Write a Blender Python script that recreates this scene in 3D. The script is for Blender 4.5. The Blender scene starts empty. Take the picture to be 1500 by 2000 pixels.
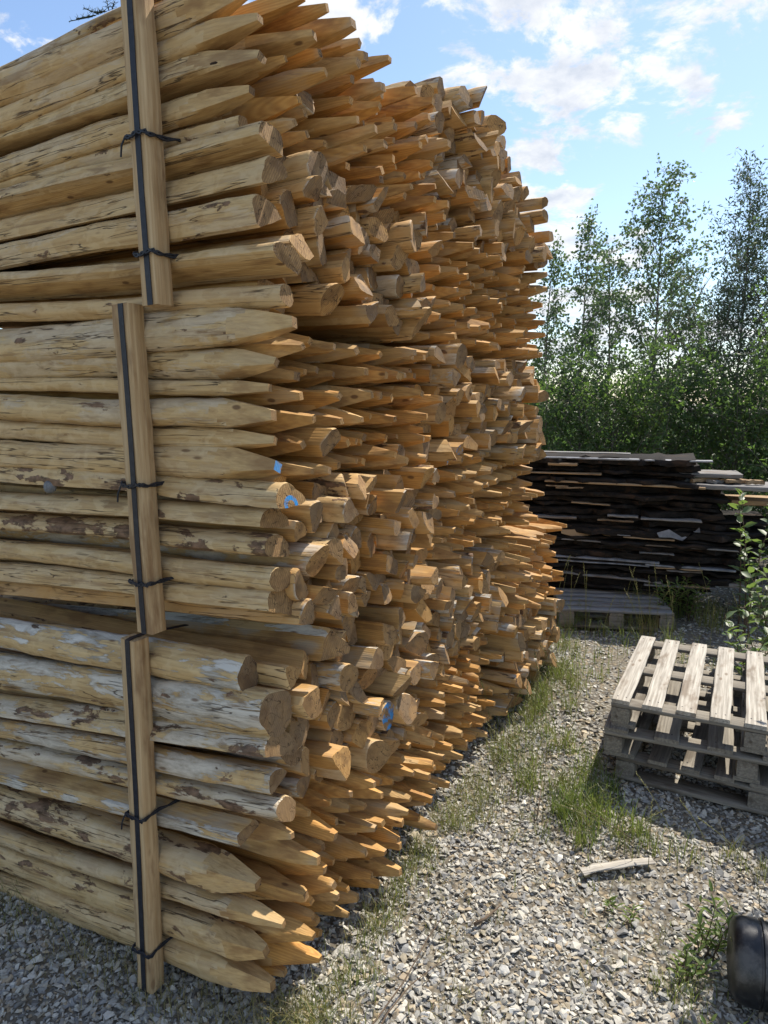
import bpy, math, random
import numpy as np
from mathutils import Vector, Matrix, Euler

R = math.radians
rs = np.random.RandomState(7)
rnd = random.Random(11)
SC = bpy.context.scene
COL = SC.collection

# ------------------------------------------------------------------ camera, world, sun, exposure
cam_d = bpy.data.cameras.new('camera')
cam = bpy.data.objects.new('camera', cam_d)
COL.objects.link(cam)
cam_d.sensor_fit = 'VERTICAL'
cam_d.sensor_height = 24.0
cam_d.lens = 24.0 * 1387 / 2000
cam_d.clip_start = 0.05
cam_d.clip_end = 2000
cam.location = (0, 0, 1.6)
cam.rotation_euler = (R(90 - 8.8), 0, 0)
SC.camera = cam

SUN_AZ, SUN_EL = 43.0, 55.0          # degrees right of +Y, above the horizon
SKY = 0.125
CLOUD = 0.70
w = bpy.data.worlds.new('World')
SC.world = w
w.use_nodes = True
nt = w.node_tree
nt.nodes.clear()
def wn(t, **k):
    n = nt.nodes.new(t)
    for a, b in k.items():
        setattr(n, a, b)
    return n
def wmath(op, a, b=None, c=None, clamp=False):
    n = wn('ShaderNodeMath', operation=op, use_clamp=clamp)
    for i, v in enumerate((a, b, c)):
        if v is None:
            continue
        if isinstance(v, (int, float)):
            n.inputs[i].default_value = v
        else:
            nt.links.new(v, n.inputs[i])
    return n.outputs[0]
sky = wn('ShaderNodeTexSky', sky_type='NISHITA', sun_disc=False, sun_elevation=R(SUN_EL), sun_rotation=R(SUN_AZ))
sky.air_density = 1.0; sky.dust_density = 0.55; sky.ozone_density = 2.2
tc = wn('ShaderNodeTexCoord')
sep = wn('ShaderNodeSeparateXYZ')
nt.links.new(tc.outputs['Generated'], sep.inputs[0])
zc = wmath('ADD', wmath('MAXIMUM', sep.outputs[2], 0.0), 0.28)
px = wmath('DIVIDE', sep.outputs[0], zc)
py = wmath('DIVIDE', sep.outputs[1], zc)
cmb = wn('ShaderNodeCombineXYZ')
nt.links.new(px, cmb.inputs[0]); nt.links.new(py, cmb.inputs[1])
cmb.inputs[2].default_value = 24.8
def wnoise(vec, scale, detail, rough, dist=0.0):
    n = wn('ShaderNodeTexNoise')
    n.inputs['Scale'].default_value = scale
    n.inputs['Detail'].default_value = detail
    n.inputs['Roughness'].default_value = rough
    n.inputs['Distortion'].default_value = dist
    nt.links.new(vec, n.inputs['Vector'])
    return n.outputs['Fac']
big = wnoise(cmb.outputs[0], 0.75, 2, 0.5)
fine = wnoise(cmb.outputs[0], 6.4, 9, 0.62, 0.2)
shade = wnoise(cmb.outputs[0], 7.5, 6, 0.6, 0.1)
dens = wmath('ADD', wmath('MULTIPLY', fine, 1.0), wmath('MULTIPLY', wmath('SUBTRACT', big, 0.5), 0.95))
mask = wn('ShaderNodeMapRange', interpolation_type='SMOOTHSTEP')
mask.inputs['From Min'].default_value = 0.53
mask.inputs['From Max'].default_value = 0.64
nt.links.new(dens, mask.inputs['Value'])
hz = wn('ShaderNodeMapRange', interpolation_type='SMOOTHSTEP')
hz.inputs['From Min'].default_value = 0.0; hz.inputs['From Max'].default_value = 0.10
nt.links.new(sep.outputs[2], hz.inputs['Value'])
mk_ = wmath('MULTIPLY', wmath('MULTIPLY', mask.outputs[0], hz.outputs[0]), 0.95)
crgb = wn('ShaderNodeMix', data_type='RGBA')
crgb.inputs['A'].default_value = (0.62, 0.67, 0.76, 1)
crgb.inputs['B'].default_value = (1.0, 1.0, 1.0, 1)
cs = wn('ShaderNodeMapRange')
cs.inputs['From Min'].default_value = 0.36; cs.inputs['From Max'].default_value = 0.62
nt.links.new(shade, cs.inputs['Value'])
nt.links.new(cs.outputs[0], crgb.inputs['Factor'])
bg1 = wn('ShaderNodeBackground'); bg1.inputs[1].default_value = SKY
nt.links.new(sky.outputs[0], bg1.inputs[0])
bg2 = wn('ShaderNodeBackground'); bg2.inputs[1].default_value = CLOUD
nt.links.new(crgb.outputs['Result'], bg2.inputs[0])
mxs = wn('ShaderNodeMixShader')
nt.links.new(mk_, mxs.inputs[0]); nt.links.new(bg1.outputs[0], mxs.inputs[1]); nt.links.new(bg2.outputs[0], mxs.inputs[2])
wo = wn('ShaderNodeOutputWorld')
nt.links.new(mxs.outputs[0], wo.inputs[0])

sd = bpy.data.lights.new('sun', 'SUN')
sd.energy = 4.4
sd.angle = R(0.53)
sd.color = (1.0, 0.93, 0.82)
sun = bpy.data.objects.new('sun', sd)
COL.objects.link(sun)
sdir = Vector((math.sin(R(SUN_AZ)) * math.cos(R(SUN_EL)), math.cos(R(SUN_AZ)) * math.cos(R(SUN_EL)), math.sin(R(SUN_EL))))
sun.rotation_euler = (-sdir).to_track_quat('-Z', 'Y').to_euler()
sun.location = (6, 10, 12)
SC.view_settings.view_transform = 'Standard'
SC.view_settings.look = 'None'
SC.view_settings.gamma = 1
SC.view_settings.exposure = 0.70
SC.view_settings.use_curve_mapping = False
SC.render.engine = 'CYCLES'
SC.cycles.max_bounces = 6
SC.cycles.diffuse_bounces = 4
SC.cycles.transparent_max_bounces = 4

# ------------------------------------------------------------------ helpers
def tag(o, label=None, cat=None, group=None, kind=None):
    if label: o['label'] = label
    if cat: o['category'] = cat
    if group: o['group'] = group
    if kind: o['kind'] = kind
    return o
def empty(name, loc, rz=0.0, **k):
    o = bpy.data.objects.new(name, None)
    o.empty_display_size = 0.1
    COL.objects.link(o)
    o.location = loc
    o.rotation_euler = (0, 0, rz)
    return tag(o, **k)
def link(name, me, parent=None, M=None):
    o = bpy.data.objects.new(name, me)
    COL.objects.link(o)
    if parent is not None: o.parent = parent
    if M is not None: o.matrix_local = M
    return o
def mesh(name, V, F, mats, mi=None, attrs=None, smooth=True, sharp=38.0):
    """V (n,3); F either an (m,k) array or a list of tuples"""
    me = bpy.data.meshes.new(name)
    V = np.asarray(V, dtype=np.float32)
    if isinstance(F, np.ndarray):
        m, k = F.shape
        me.vertices.add(len(V)); me.vertices.foreach_set('co', V.ravel())
        me.loops.add(m * k); me.loops.foreach_set('vertex_index', F.astype(np.int32).ravel())
        me.polygons.add(m)
        me.polygons.foreach_set('loop_start', np.arange(0, m * k, k, dtype=np.int32))
        me.update(calc_edges=True)
    else:
        me.from_pydata(V.tolist(), [], F)
    for m_ in mats: me.materials.append(m_)
    if mi is not None: me.polygons.foreach_set('material_index', np.asarray(mi, dtype=np.int32))
    for nm, arr in (attrs or {}).items():
        arr = np.asarray(arr, dtype=np.float32)
        if arr.ndim == 1:
            a = me.attributes.new(nm, 'FLOAT', 'POINT'); a.data.foreach_set('value', arr)
        else:
            a = me.attributes.new(nm, 'FLOAT_VECTOR', 'POINT'); a.data.foreach_set('vector', arr.ravel())
    me.polygons.foreach_set('use_smooth', np.full(len(me.polygons), smooth, dtype=bool))
    if smooth and sharp: me.set_sharp_from_angle(angle=R(sharp))
    me.update()
    return me
def ss(t): 
    t = np.clip(t, 0, 1); return t * t * (3 - 2 * t)
def gz(x, y):
    """height of the yard: it rises a little away from the camera"""
    t = np.clip((np.asarray(y, dtype=float) - 1.5) / 3.0, 0, 1)
    return -0.14 * (1 - t * t * (3 - 2 * t))
def ordinal(n):
    W = ['zeroth', 'first', 'second', 'third', 'fourth', 'fifth', 'sixth', 'seventh', 'eighth', 'ninth', 'tenth', 'eleventh', 'twelfth', 'thirteenth', 'fourteenth', 'fifteenth', 'sixteenth',
         'seventeenth', 'eighteenth', 'nineteenth', 'twentieth', 'twenty-first', 'twenty-second', 'twenty-third', 'twenty-fourth', 'twenty-fifth', 'twenty-sixth', 'twenty-seventh', 'twenty-eighth']
    return W[n]

# ------------------------------------------------------------------ materials
class NB:
    def __init__(s, name):
        s.m = bpy.data.materials.new(name); s.m.use_nodes = True
        s.t = s.m.node_tree; s.t.nodes.clear()
        s.out = s.n('ShaderNodeOutputMaterial')
        s.b = s.n('ShaderNodeBsdfPrincipled')
        s.t.links.new(s.b.outputs[0], s.out.inputs[0])
    def n(s, ty, **k):
        x = s.t.nodes.new(ty)
        for a, b in k.items(): setattr(x, a, b)
        return x
    def setin(s, inp, v):
        if isinstance(v, (int, float)): inp.default_value = v
        elif isinstance(v, tuple):
            inp.default_value = v if len(v) == len(inp.default_value) else tuple(v) + (1,)
        else: s.t.links.new(v, inp)
    def math(s, op, a, b=0.0, clamp=False):
        x = s.n('ShaderNodeMath', operation=op, use_clamp=clamp)
        s.setin(x.inputs[0], a); s.setin(x.inputs[1], b); return x.outputs[0]
    def attr(s, nm, out='Vector'):
        x = s.n('ShaderNodeAttribute', attribute_name=nm); return x.outputs[out]
    def vmul(s, v, sc):
        x = s.n('ShaderNodeVectorMath', operation='MULTIPLY'); s.setin(x.inputs[0], v); s.setin(x.inputs[1], sc); return x.outputs[0]
    def vadd(s, v, sc):
        x = s.n('ShaderNodeVectorMath', operation='ADD'); s.setin(x.inputs[0], v); s.setin(x.inputs[1], sc); return x.outputs[0]
    def sep(s, v):
        x = s.n('ShaderNodeSeparateXYZ'); s.setin(x.inputs[0], v); return x.outputs
    def comb(s, a, b, c):
        x = s.n('ShaderNodeCombineXYZ')
        for i, v in enumerate((a, b, c)): s.setin(x.inputs[i], v)
        return x.outputs[0]
    def noise(s, v, sc=1.0, det=4, ro=0.55, dist=0.0, out='Fac'):
        x = s.n('ShaderNodeTexNoise'); s.setin(x.inputs['Vector'], v)
        x.inputs['Scale'].default_value = sc; x.inputs['Detail'].default_value = det
        x.inputs['Roughness'].default_value = ro; x.inputs['Distortion'].default_value = dist
        return x.outputs[out]
    def vor(s, v, sc=1.0, feature='F1', out='Distance'):
        x = s.n('ShaderNodeTexVoronoi', feature=feature); s.setin(x.inputs['Vector'], v); x.inputs['Scale'].default_value = sc
        return x.outputs[out]
    def rng(s, v, a, b, c=0.0, d=1.0, sm=False):
        x = s.n('ShaderNodeMapRange', interpolation_type='SMOOTHSTEP' if sm else 'LINEAR'); s.setin(x.inputs[0], v)
        for i, q in enumerate((a, b, c, d)): s.setin(x.inputs[i + 1], q)
        return x.outputs[0]
    def mix(s, f, a, b, mode='MIX'):
        x = s.n('ShaderNodeMix', data_type='RGBA', blend_type=mode)
        s.setin(x.inputs['Factor'], f); s.setin(x.inputs['A'], a); s.setin(x.inputs['B'], b); return x.outputs['Result']
    def bump(s, h, st=0.4, d=0.003):
        x = s.n('ShaderNodeBump'); x.inputs['Strength'].default_value = st; x.inputs['Distance'].default_value = d
        s.setin(x.inputs['Height'], h); s.t.links.new(x.outputs[0], s.b.inputs['Normal'])
    def done(s, col, rough=0.75, spec=0.3):
        s.setin(s.b.inputs['Base Color'], col); s.setin(s.b.inputs['Roughness'], rough)
        s.b.inputs['Specular IOR Level'].default_value = spec
        return s.m

def m_peeled():
    s = NB('peeled_stake_wood')
    wc = s.attr('wc'); wv = s.sep(s.attr('wv'))
    tone, bark, grey = wv[0], wv[1], wv[2]
    grain = s.noise(s.vmul(wc, (5, 90, 90)), 1, 5, 0.6)
    scal = s.noise(s.vmul(wc, (14, 20, 20)), 1, 3, 0.55, 0.8)
    blot = s.noise(s.vmul(wc, (3.2, 13, 13)), 1, 5, 0.6)
    c = s.mix(s.rng(grain, 0.3, 0.7), (0.37, 0.24, 0.105), (0.63, 0.46, 0.23))
    c = s.mix(s.rng(scal, 0.48, 0.56, 0, 0.45, True), c, (0.65, 0.50, 0.28))
    c = s.mix(s.math('MULTIPLY', tone, 0.72), c, (0.52, 0.28, 0.088))
    # grey weathering and silvery lichen
    flk = s.noise(s.vmul(s.vadd(wc, (2.2, .4, .8)), (5.5, 26, 26)), 1, 7, 0.72, 0.5)
    gm = s.math('MULTIPLY', s.rng(s.math('ADD', s.math('MULTIPLY', blot, .5), s.math('MULTIPLY', flk, .5)), 0.485, 0.515, 0, 1, True), grey, True)
    c = s.mix(gm, c, s.mix(s.rng(flk, 0.42, 0.60), (0.30, 0.275, 0.23), (0.62, 0.59, 0.52)))
    # brown stains
    st = s.noise(s.vmul(s.vadd(wc, (3.1, 0.7, 0.2)), (6, 22, 22)), 1, 6, 0.65, 0.4)
    c = s.mix(s.rng(st, 0.58, 0.70, 0, 0.6, True), c, (0.16, 0.085, 0.035))
    # bark patches
    bn = s.noise(s.vmul(s.vadd(wc, (9.1, 0.3, 0.5)), (7, 17, 17)), 1, 6, 0.62, 0.3)
    bm = s.rng(s.math('ADD', bn, s.math('MULTIPLY', bark, 0.22)), 0.665, 0.70, 0, .92, True)
    bc = s.mix(s.rng(s.noise(s.vmul(wc, (40, 60, 60)), 1, 4), 0.35, 0.65), (0.06, 0.032, 0.018), (0.22, 0.125, 0.075))
    c = s.mix(bm, c, bc)
    # drying cracks
    ck = s.noise(s.vmul(s.vadd(wc, (5.3, 1.1, 0)), (1.6, 42, 42)), 1, 3, 0.5)
    cm = s.rng(s.math('ABSOLUTE', s.math('SUBTRACT', ck, 0.5)), 0.0, 0.015, 1, 0, True)
    pres = s.rng(s.noise(s.vmul(wc, (2.5, 9, 9)), 1, 2), 0.44, 0.52, 0, 1, True)
    cm = s.math('MULTIPLY', cm, pres)
    c = s.mix(s.math('MULTIPLY', cm, 0.85), c, (0.05, 0.028, 0.015))
    stk = s.noise(s.vmul(s.vadd(wc, (8.3, .2, .9)), (2.2, 34, 34)), 1, 5, 0.7)
    c = s.mix(s.rng(stk, 0.54, 0.66, 0, 0.55, True), c, (0.21, 0.12, 0.055))
    # small knots
    kv = s.vor(s.vmul(wc, (5, 16, 16)), 1)
    kn = s.rng(kv, 0.05, 0.11, 1, 0, True)
    c = s.mix(s.math('MULTIPLY', kn, 0.75), c, (0.12, 0.06, 0.025))
    h = s.math('ADD', s.math('MULTIPLY', grain, 0.35), s.math('MULTIPLY', scal, 0.6))
    h = s.math('ADD', h, s.math('MULTIPLY', bm, 0.9))
    h = s.math('ADD', h, s.math('MULTIPLY', gm, 0.5))
    h = s.math('SUBTRACT', h, s.math('MULTIPLY', cm, 1.6))
    s.bump(h, 0.7, 0.004)
    return s.done(c, s.rng(grain, 0.3, 0.7, 0.62, 0.82), 0.3)
def rings(s, wc, freq=430.0, wob=1.6):
    x = s.sep(wc)
    d = s.n('ShaderNodeVectorMath', operation='LENGTH'); s.setin(d.inputs[0], s.comb(0.0, x[1], x[2]))
    nz = s.noise(s.vmul(wc, (2, 30, 30)), 1, 2)
    a = s.math('ADD', s.math('MULTIPLY', d.outputs['Value'], freq * 3.0), s.math('MULTIPLY', nz, wob * 6.28))
    return s.math('ADD', s.math('MULTIPLY', s.math('SINE', a), 0.5), 0.5)
def m_cut():
    s = NB('axe_cut_wood')
    wc = s.attr('wc'); wv = s.sep(s.attr('wv'))
    grain = s.noise(s.vmul(wc, (6, 140, 140)), 1, 4, 0.6)
    r = rings(s, wc, 330)
    c = s.mix(s.rng(grain, 0.3, 0.7), (0.38, 0.215, 0.072), (0.58, 0.355, 0.125))
    c = s.mix(s.math('MULTIPLY', r, 0.28), c, (0.33, 0.165, 0.055))
    c = s.mix(s.rng(wv[0], 0.05, 0.45, 0.85, 0.0), c, s.mix(s.rng(grain, .3, .7), (0.46, 0.315, 0.145), (0.63, 0.455, 0.225)))
    c = s.mix(s.math('MULTIPLY', s.rng(wv[0], .35, 1.0), 0.85), c, s.mix(r, (0.61, 0.315, 0.082), (0.48, 0.222, 0.052)))
    bl = s.noise(s.vmul(wc, (6, 16, 16)), 1, 4)
    c = s.mix(s.rng(bl, 0.48, 0.66, 0, 0.6, True), c, (0.20, 0.10, 0.04))
    edge = s.noise(s.vmul(s.vadd(wc, (1.7, .1, .6)), (3, 40, 40)), 1, 5, .7)
    c = s.mix(s.rng(edge, 0.56, 0.68, 0, 0.5, True), c, (0.17, 0.085, 0.035))
    gm = s.math('MULTIPLY', s.rng(bl, 0.38, 0.52, 1, 0, True), s.math('MULTIPLY', wv[2], 0.6))
    c = s.mix(gm, c, (0.40, 0.35, 0.27))
    kn = s.rng(s.vor(s.vmul(s.vadd(wc, (2.7, 0.4, 0.1)), (7, 15, 15)), 1), 0.06, 0.12, 1, 0, True)
    c = s.mix(s.math('MULTIPLY', kn, 0.8), c, (0.10, 0.045, 0.02))
    s.bump(s.math('ADD', s.math('MULTIPLY', grain, 0.8), s.math('MULTIPLY', r, 0.2)), 0.5, 0.0025)
    return s.done(c, 0.68, 0.3)
def m_end(name, blue=0):
    s = NB(name)
    wc = s.attr('wc'); wv = s.sep(s.attr('wv')); x = s.sep(wc)
    r = rings(s, wc, 420, 0.8)
    rad = s.noise(s.vmul(wc, (3, 60, 60)), 1, 5, 0.65)
    # coarse chainsaw lines
    sw = s.math('SINE', s.math('ADD', s.math('MULTIPLY', s.math('ADD', x[1], s.math('MULTIPLY', x[2], 0.55)), 930.0), s.math('MULTIPLY', rad, 7.0)))
    sw = s.rng(sw, -1, 1, 0, 1)
    c = s.mix(s.rng(rad, 0.3, 0.7), (0.28, 0.165, 0.065), (0.56, 0.37, 0.16))
    c = s.mix(s.math('MULTIPLY', r, 0.4), c, (0.25, 0.12, 0.045))
    c = s.mix(s.math('MULTIPLY', wv[0], 0.65), c, (0.60, 0.31, 0.082))
    wn_ = s.noise(s.vmul(wc, (2, 25, 25)), 1, 3)
    c = s.mix(s.rng(wv[0], .2, .5, .75, 0), c, s.mix(rad, (0.13, 0.070, 0.030), (0.42, 0.255, 0.105))) if not blue else c
    gm = s.math('MULTIPLY', s.rng(wn_, 0.35, 0.6, 0.5, 1, True), wv[2], True)
    gcol = s.mix(s.math('ADD', s.math('MULTIPLY', sw, 0.6), s.math('MULTIPLY', rad, 0.4)), (0.085, 0.052, 0.030), (0.40, 0.28, 0.16))
    c = s.mix(gm, c, gcol)
    c = s.mix(s.math('MULTIPLY', sw, 0.50), c, (0.12, 0.065, 0.028))
    c = s.mix(s.rng(s.noise(s.vmul(s.vadd(wc, (4, .3, .1)), (2, 14, 14)), 1, 4), .48, .66, 0, .6, True), c, (0.12, 0.065, 0.03))
    ck = s.noise(s.vmul(wc, (1, 26, 26)), 1, 2)
    cm = s.rng(s.math('ABSOLUTE', s.math('SUBTRACT', ck, 0.47)), 0.0, 0.012, 1, 0, True)
    c = s.mix(s.math('MULTIPLY', cm, 0.8), c, (0.04, 0.02, 0.01))
    if blue:
        if blue == 1:
            d = s.n('ShaderNodeVectorMath', operation='LENGTH'); s.setin(d.inputs[0], s.comb(0.0, s.math('SUBTRACT', x[1], 0.0), s.math('SUBTRACT', x[2], 0.004)))
            m = s.rng(s.math('ABSOLUTE', s.math('SUBTRACT', d.outputs['Value'], 0.0185)), 0.0045, 0.007, 1, 0, True)
            m = s.math('MULTIPLY', m, s.rng(rad, 0.36, 0.5, 0.4, 1))
        else:
            m = s.rng(s.math('ADD', s.math('MULTIPLY', wn_, .7), s.math('MULTIPLY', rad, .3)), 0.46, 0.56, 0, 0.85, True)
        c = s.mix(m, c, s.mix(sw, (0.02, 0.20, 0.52), (0.05, 0.31, 0.66)))
    h = s.math('ADD', s.math('MULTIPLY', sw, 0.7), s.math('MULTIPLY', rad, 0.6))
    h = s.math('SUBTRACT', h, s.math('MULTIPLY', cm, 1.5))
    s.bump(h, 0.6, 0.002)
    return s.done(c, 0.8, 0.25)
def m_plank(name, dark, light, stain, rough=0.8, rscale=1.0):
    s = NB(name)
    wc = s.attr('wc')
    g = s.noise(s.vmul(wc, (4, 110 * rscale, 110 * rscale)), 1, 5, 0.6)
    b = s.noise(s.vmul(wc, (4, 14, 14)), 1, 4, 0.6)
    r = rings(s, s.vadd(wc, (0, 0.01, 0.03)), 200, 1.5)
    c = s.mix(s.rng(g, 0.3, 0.7), dark, light)
    c = s.mix(s.math('MULTIPLY', r, 0.22), c, dark)
    c = s.mix(s.rng(b, 0.52, 0.68, 0, 0.7, True), c, stain)
    kn = s.rng(s.vor(s.vmul(wc, (5, 14, 14)), 1), 0.06, 0.13, 1, 0, True)
    c = s.mix(s.math('MULTIPLY', kn, 0.8), c, stain)
    s.bump(s.math('ADD', g, s.math('MULTIPLY', r, 0.3)), 0.6, 0.003)
    return s.done(c, rough, 0.25)
def m_leaf(name, c1, c2, tr=(0.16, 0.30, 0.04), tf=0.45, rough=0.45):
    s = NB(name)
    a = s.attr('lv', 'Fac')
    c = s.mix(a, c1, c2)
    s.done(c, rough, 0.4)
    t = s.n('ShaderNodeBsdfTranslucent'); s.setin(t.inputs[0], s.mix(a, tr, tuple(v * 0.6 for v in tr)))
    mx = s.n('ShaderNodeMixShader'); mx.inputs[0].default_value = tf
    s.t.links.new(s.b.outputs[0], mx.inputs[1]); s.t.links.new(t.outputs[0], mx.inputs[2]); s.t.links.new(mx.outputs[0], s.out.inputs[0])
    return s.m
def m_simple(name, c, rough=0.6, c2=None, sc=20.0, bump=0.3, bd=0.003, spec=0.3):
    s = NB(name)
    co = s.n('ShaderNodeTexCoord').outputs['Object']
    n = s.noise(co, sc, 6, 0.6)
    s.bump(n, bump, bd)
    return s.done(s.mix(s.rng(n, 0.3, 0.7), c, c2 or c), rough, spec)

M_PEEL = m_peeled(); M_CUT = m_cut(); M_END = m_end('sawn_end_grain')
M_ENDRING = m_end('sawn_end_with_blue_loop', 1); M_ENDBLUE = m_end('sawn_end_sprayed_blue', 2)
M_UP = m_plank('upright_timber', (0.36, 0.23, 0.11), (0.58, 0.43, 0.25), (0.22, 0.125, 0.06))
M_PAL = m_plank('pallet_wood_sunbleached', (0.24, 0.215, 0.18), (0.56, 0.52, 0.45), (0.18, 0.135, 0.095))
M_PALD = m_plank('pallet_wood_grey', (0.13, 0.115, 0.095), (0.30, 0.27, 0.22), (0.09, 0.07, 0.05))
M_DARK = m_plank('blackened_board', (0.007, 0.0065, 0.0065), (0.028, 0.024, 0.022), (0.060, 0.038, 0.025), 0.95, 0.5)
M_GREYB = m_plank('silver_weathered_board', (0.13, 0.125, 0.12), (0.32, 0.31, 0.30), (0.14, 0.10, 0.07))
M_BROWN = m_plank('pale_brown_batten', (0.26, 0.17, 0.09), (0.42, 0.30, 0.18), (0.12, 0.07, 0.04))
M_STRAP = m_simple('black_strap', (0.012, 0.013, 0.018), 0.45, (0.03, 0.032, 0.04), 60)
M_METAL = m_simple('pale_sheet_edge', (0.10, 0.105, 0.12), 0.55, (0.30, 0.31, 0.33), 14)
M_BARKT = m_simple('young_tree_bark', (0.10, 0.085, 0.07), 0.8, (0.24, 0.21, 0.18), 30)
M_TWIG = m_simple('dead_twig', (0.07, 0.05, 0.035), 0.8, (0.16, 0.11, 0.07), 40)
M_BIRCH = m_leaf('birch_leaf', (0.07, 0.115, 0.06), (0.14, 0.19, 0.10), (0.17, 0.27, 0.10), 0.45)
M_WILLOW = m_leaf('willow_leaf', (0.06, 0.09, 0.06), (0.115, 0.15, 0.10), (0.12, 0.19, 0.08), 0.38)
M_BUSH = m_leaf('undergrowth_leaf', (0.05, 0.09, 0.035), (0.115, 0.17, 0.06), (0.18, 0.31, 0.06), 0.45)
M_SAP = m_leaf('sapling_leaf', (0.06, 0.11, 0.045), (0.15, 0.20, 0.10), (0.24, 0.36, 0.07), 0.4)
M_GRASS = m_leaf('grass_blade', (0.085, 0.145, 0.03), (0.34, 0.27, 0.12), (0.26, 0.34, 0.06), 0.35)
M_WEED = m_leaf('weed_leaf', (0.08, 0.14, 0.04), (0.16, 0.21, 0.06), (0.26, 0.36, 0.05), 0.45)

# ------------------------------------------------------------------ ground sheet and gravel
def axis(a, b, near0, near1, st):
    mid = np.arange(near0, near1 + 1e-6, st)
    lo = near0 - np.geomspace(st, near0 - a, 26)[::-1]
    hi = near1 + np.geomspace(st, b - near1, 26)
    return np.concatenate([lo, mid, hi])
gx = axis(-400, 400, -3.5, 5.0, 0.06); gy = axis(-60, 700, 0.2, 8.0, 0.06)
GX, GY = np.meshgrid(gx, gy)
def lump(x, y):
    return 0.010 * np.sin(x * 3.1 + 1) * np.cos(y * 2.7) + 0.006 * np.sin(x * 7.3 + y * 5.1) + 0.004 * np.sin(x * 13.1 - y * 11.7)
def ground_z(x, y): return gz(x, y) + lump(x, y) - 0.012
Z = ground_z(GX, GY)
nx_, ny_ = len(gx), len(gy)
idx = np.arange(nx_ * ny_).reshape(ny_, nx_)
Fq = np.stack([idx[:-1, :-1].ravel(), idx[:-1, 1:].ravel(), idx[1:, 1:].ravel(), idx[1:, :-1].ravel()], 1)
def m_ground():
    s = NB('crushed_stone_ground')
    co = s.n('ShaderNodeTexCoord').outputs['Object']
    v = s.n('ShaderNodeTexVoronoi', feature='F1'); s.setin(v.inputs['Vector'], s.vadd(co, s.vmul(s.noise(co, 30, 2, out='Color'), (0.02, 0.02, 0)))); v.inputs['Scale'].default_value = 48
    cell = s.sep(v.outputs['Color'])
    c = s.mix(cell[0], (0.14, 0.135, 0.12), (0.36, 0.35, 0.31))
    c = s.mix(s.rng(cell[1], 0.6, 0.9), c, (0.30, 0.24, 0.16))
    c = s.mix(s.rng(v.outputs['Distance'], 0.35, 0.6, 0, 0.8), c, (0.09, 0.075, 0.055))
    dirt = s.noise(co, 1.7, 6, 0.6)
    c = s.mix(s.rng(dirt, 0.45, 0.62, 0, 0.7, True), c, (0.18, 0.155, 0.115))
    s.bump(s.math('SUBTRACT', 1.0, v.outputs['Distance']), 0.9, 0.012)
    return s.done(c, 0.9, 0.2)
g = link('ground', mesh('ground', np.stack([GX.ravel(), GY.ravel(), Z.ravel()], 1), Fq, [m_ground()], sharp=None))
tag(g, 'gravel yard floor of dusty crushed stone', kind='structure')

A0 = R(28.5)
ES = Vector((math.sin(A0), math.cos(A0), 0)); EL = Vector((-math.cos(A0), math.sin(A0), 0))
CN = Vector((-0.308, 1.719, 0))          # corner of the stack nearest the camera
def ST(l, s, z=0.0):
    p = CN + EL * l + ES * s; return Vector((p.x, p.y, z))

def m_stone():
    s = NB('crushed_limestone')
    a = s.attr('sc'); co = s.n('ShaderNodeTexCoord').outputs['Object']
    n = s.noise(co, 90, 4, 0.6)
    c = s.mix(s.rng(n, 0.3, 0.7, 0.0, 0.35), a, (0.16, 0.145, 0.12))
    s.bump(n, 0.5, 0.003)
    return s.done(c, 0.85, 0.25)
import bmesh
stones = []
for i in range(36):
    bm = bmesh.new()
    k = rnd.randint(8, 11)
    for j in range(k):
        v = Vector((rnd.gauss(0, 1), rnd.gauss(0, 1), rnd.gauss(0, 1))).normalized()
        v = Vector((v.x * rnd.uniform(0.8, 1.2), v.y * rnd.uniform(0.55, 0.85), v.z * rnd.uniform(0.35, 0.6)))
        bm.verts.new(v)
    r_ = bmesh.ops.convex_hull(bm, input=bm.verts)
    bmesh.ops.delete(bm, geom=list(set(r_['geom_interior'] + r_['geom_unused'])), context='VERTS')
    bmesh.ops.triangulate(bm, faces=bm.faces)
    bm.verts.ensure_lookup_table(); bm.verts.index_update()
    stones.append((np.array([v.co[:] for v in bm.verts]), np.array([[v.index for v in f.verts] for f in bm.faces])))
    bm.free()
def scatter(pts, size, cols, emb=0.25):
    Vs, Fs, Cs = [], [], []
    off = 0
    which = rs.randint(0, len(stones), len(pts))
    for k, (sv, sf) in enumerate(stones):
        ii = np.nonzero(which == k)[0]
        if not len(ii): continue
        n = len(ii)
        a = rs.uniform(0, 2 * np.pi, n); tx = rs.normal(0, 0.28, n); ty = rs.normal(0, 0.28, n)
        ca, sa = np.cos(a), np.sin(a)
        P = sv[None] * size[ii][:, None, None]
        x = P[..., 0] * ca[:, None] - P[..., 1] * sa[:, None]
        y = P[..., 0] * sa[:, None] + P[..., 1] * ca[:, None]
        z = P[..., 2] + x * tx[:, None] + y * ty[:, None]
        q = np.stack([x, y, z], -1) + pts[ii][:, None, :]
        q[..., 2] += (size[ii] * emb)[:, None]
        Vs.append(q.reshape(-1, 3))
        Fs.append((sf[None] + (off + np.arange(n) * len(sv))[:, None, None]).reshape(-1, 3))
        Cs.append(np.repeat(cols[ii], len(sv), axis=0))
        off += n * len(sv)
    return np.concatenate(Vs), np.concatenate(Fs), np.concatenate(Cs)
def in_stack(x, y):
    dx, dy = x - CN.x, y - CN.y
    l = dx * EL.x + dy * EL.y; s_ = dx * ES.x + dy * ES.y
    return (l > 0.25) & (s_ > 0.12) & (s_ < 3.0)
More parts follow.
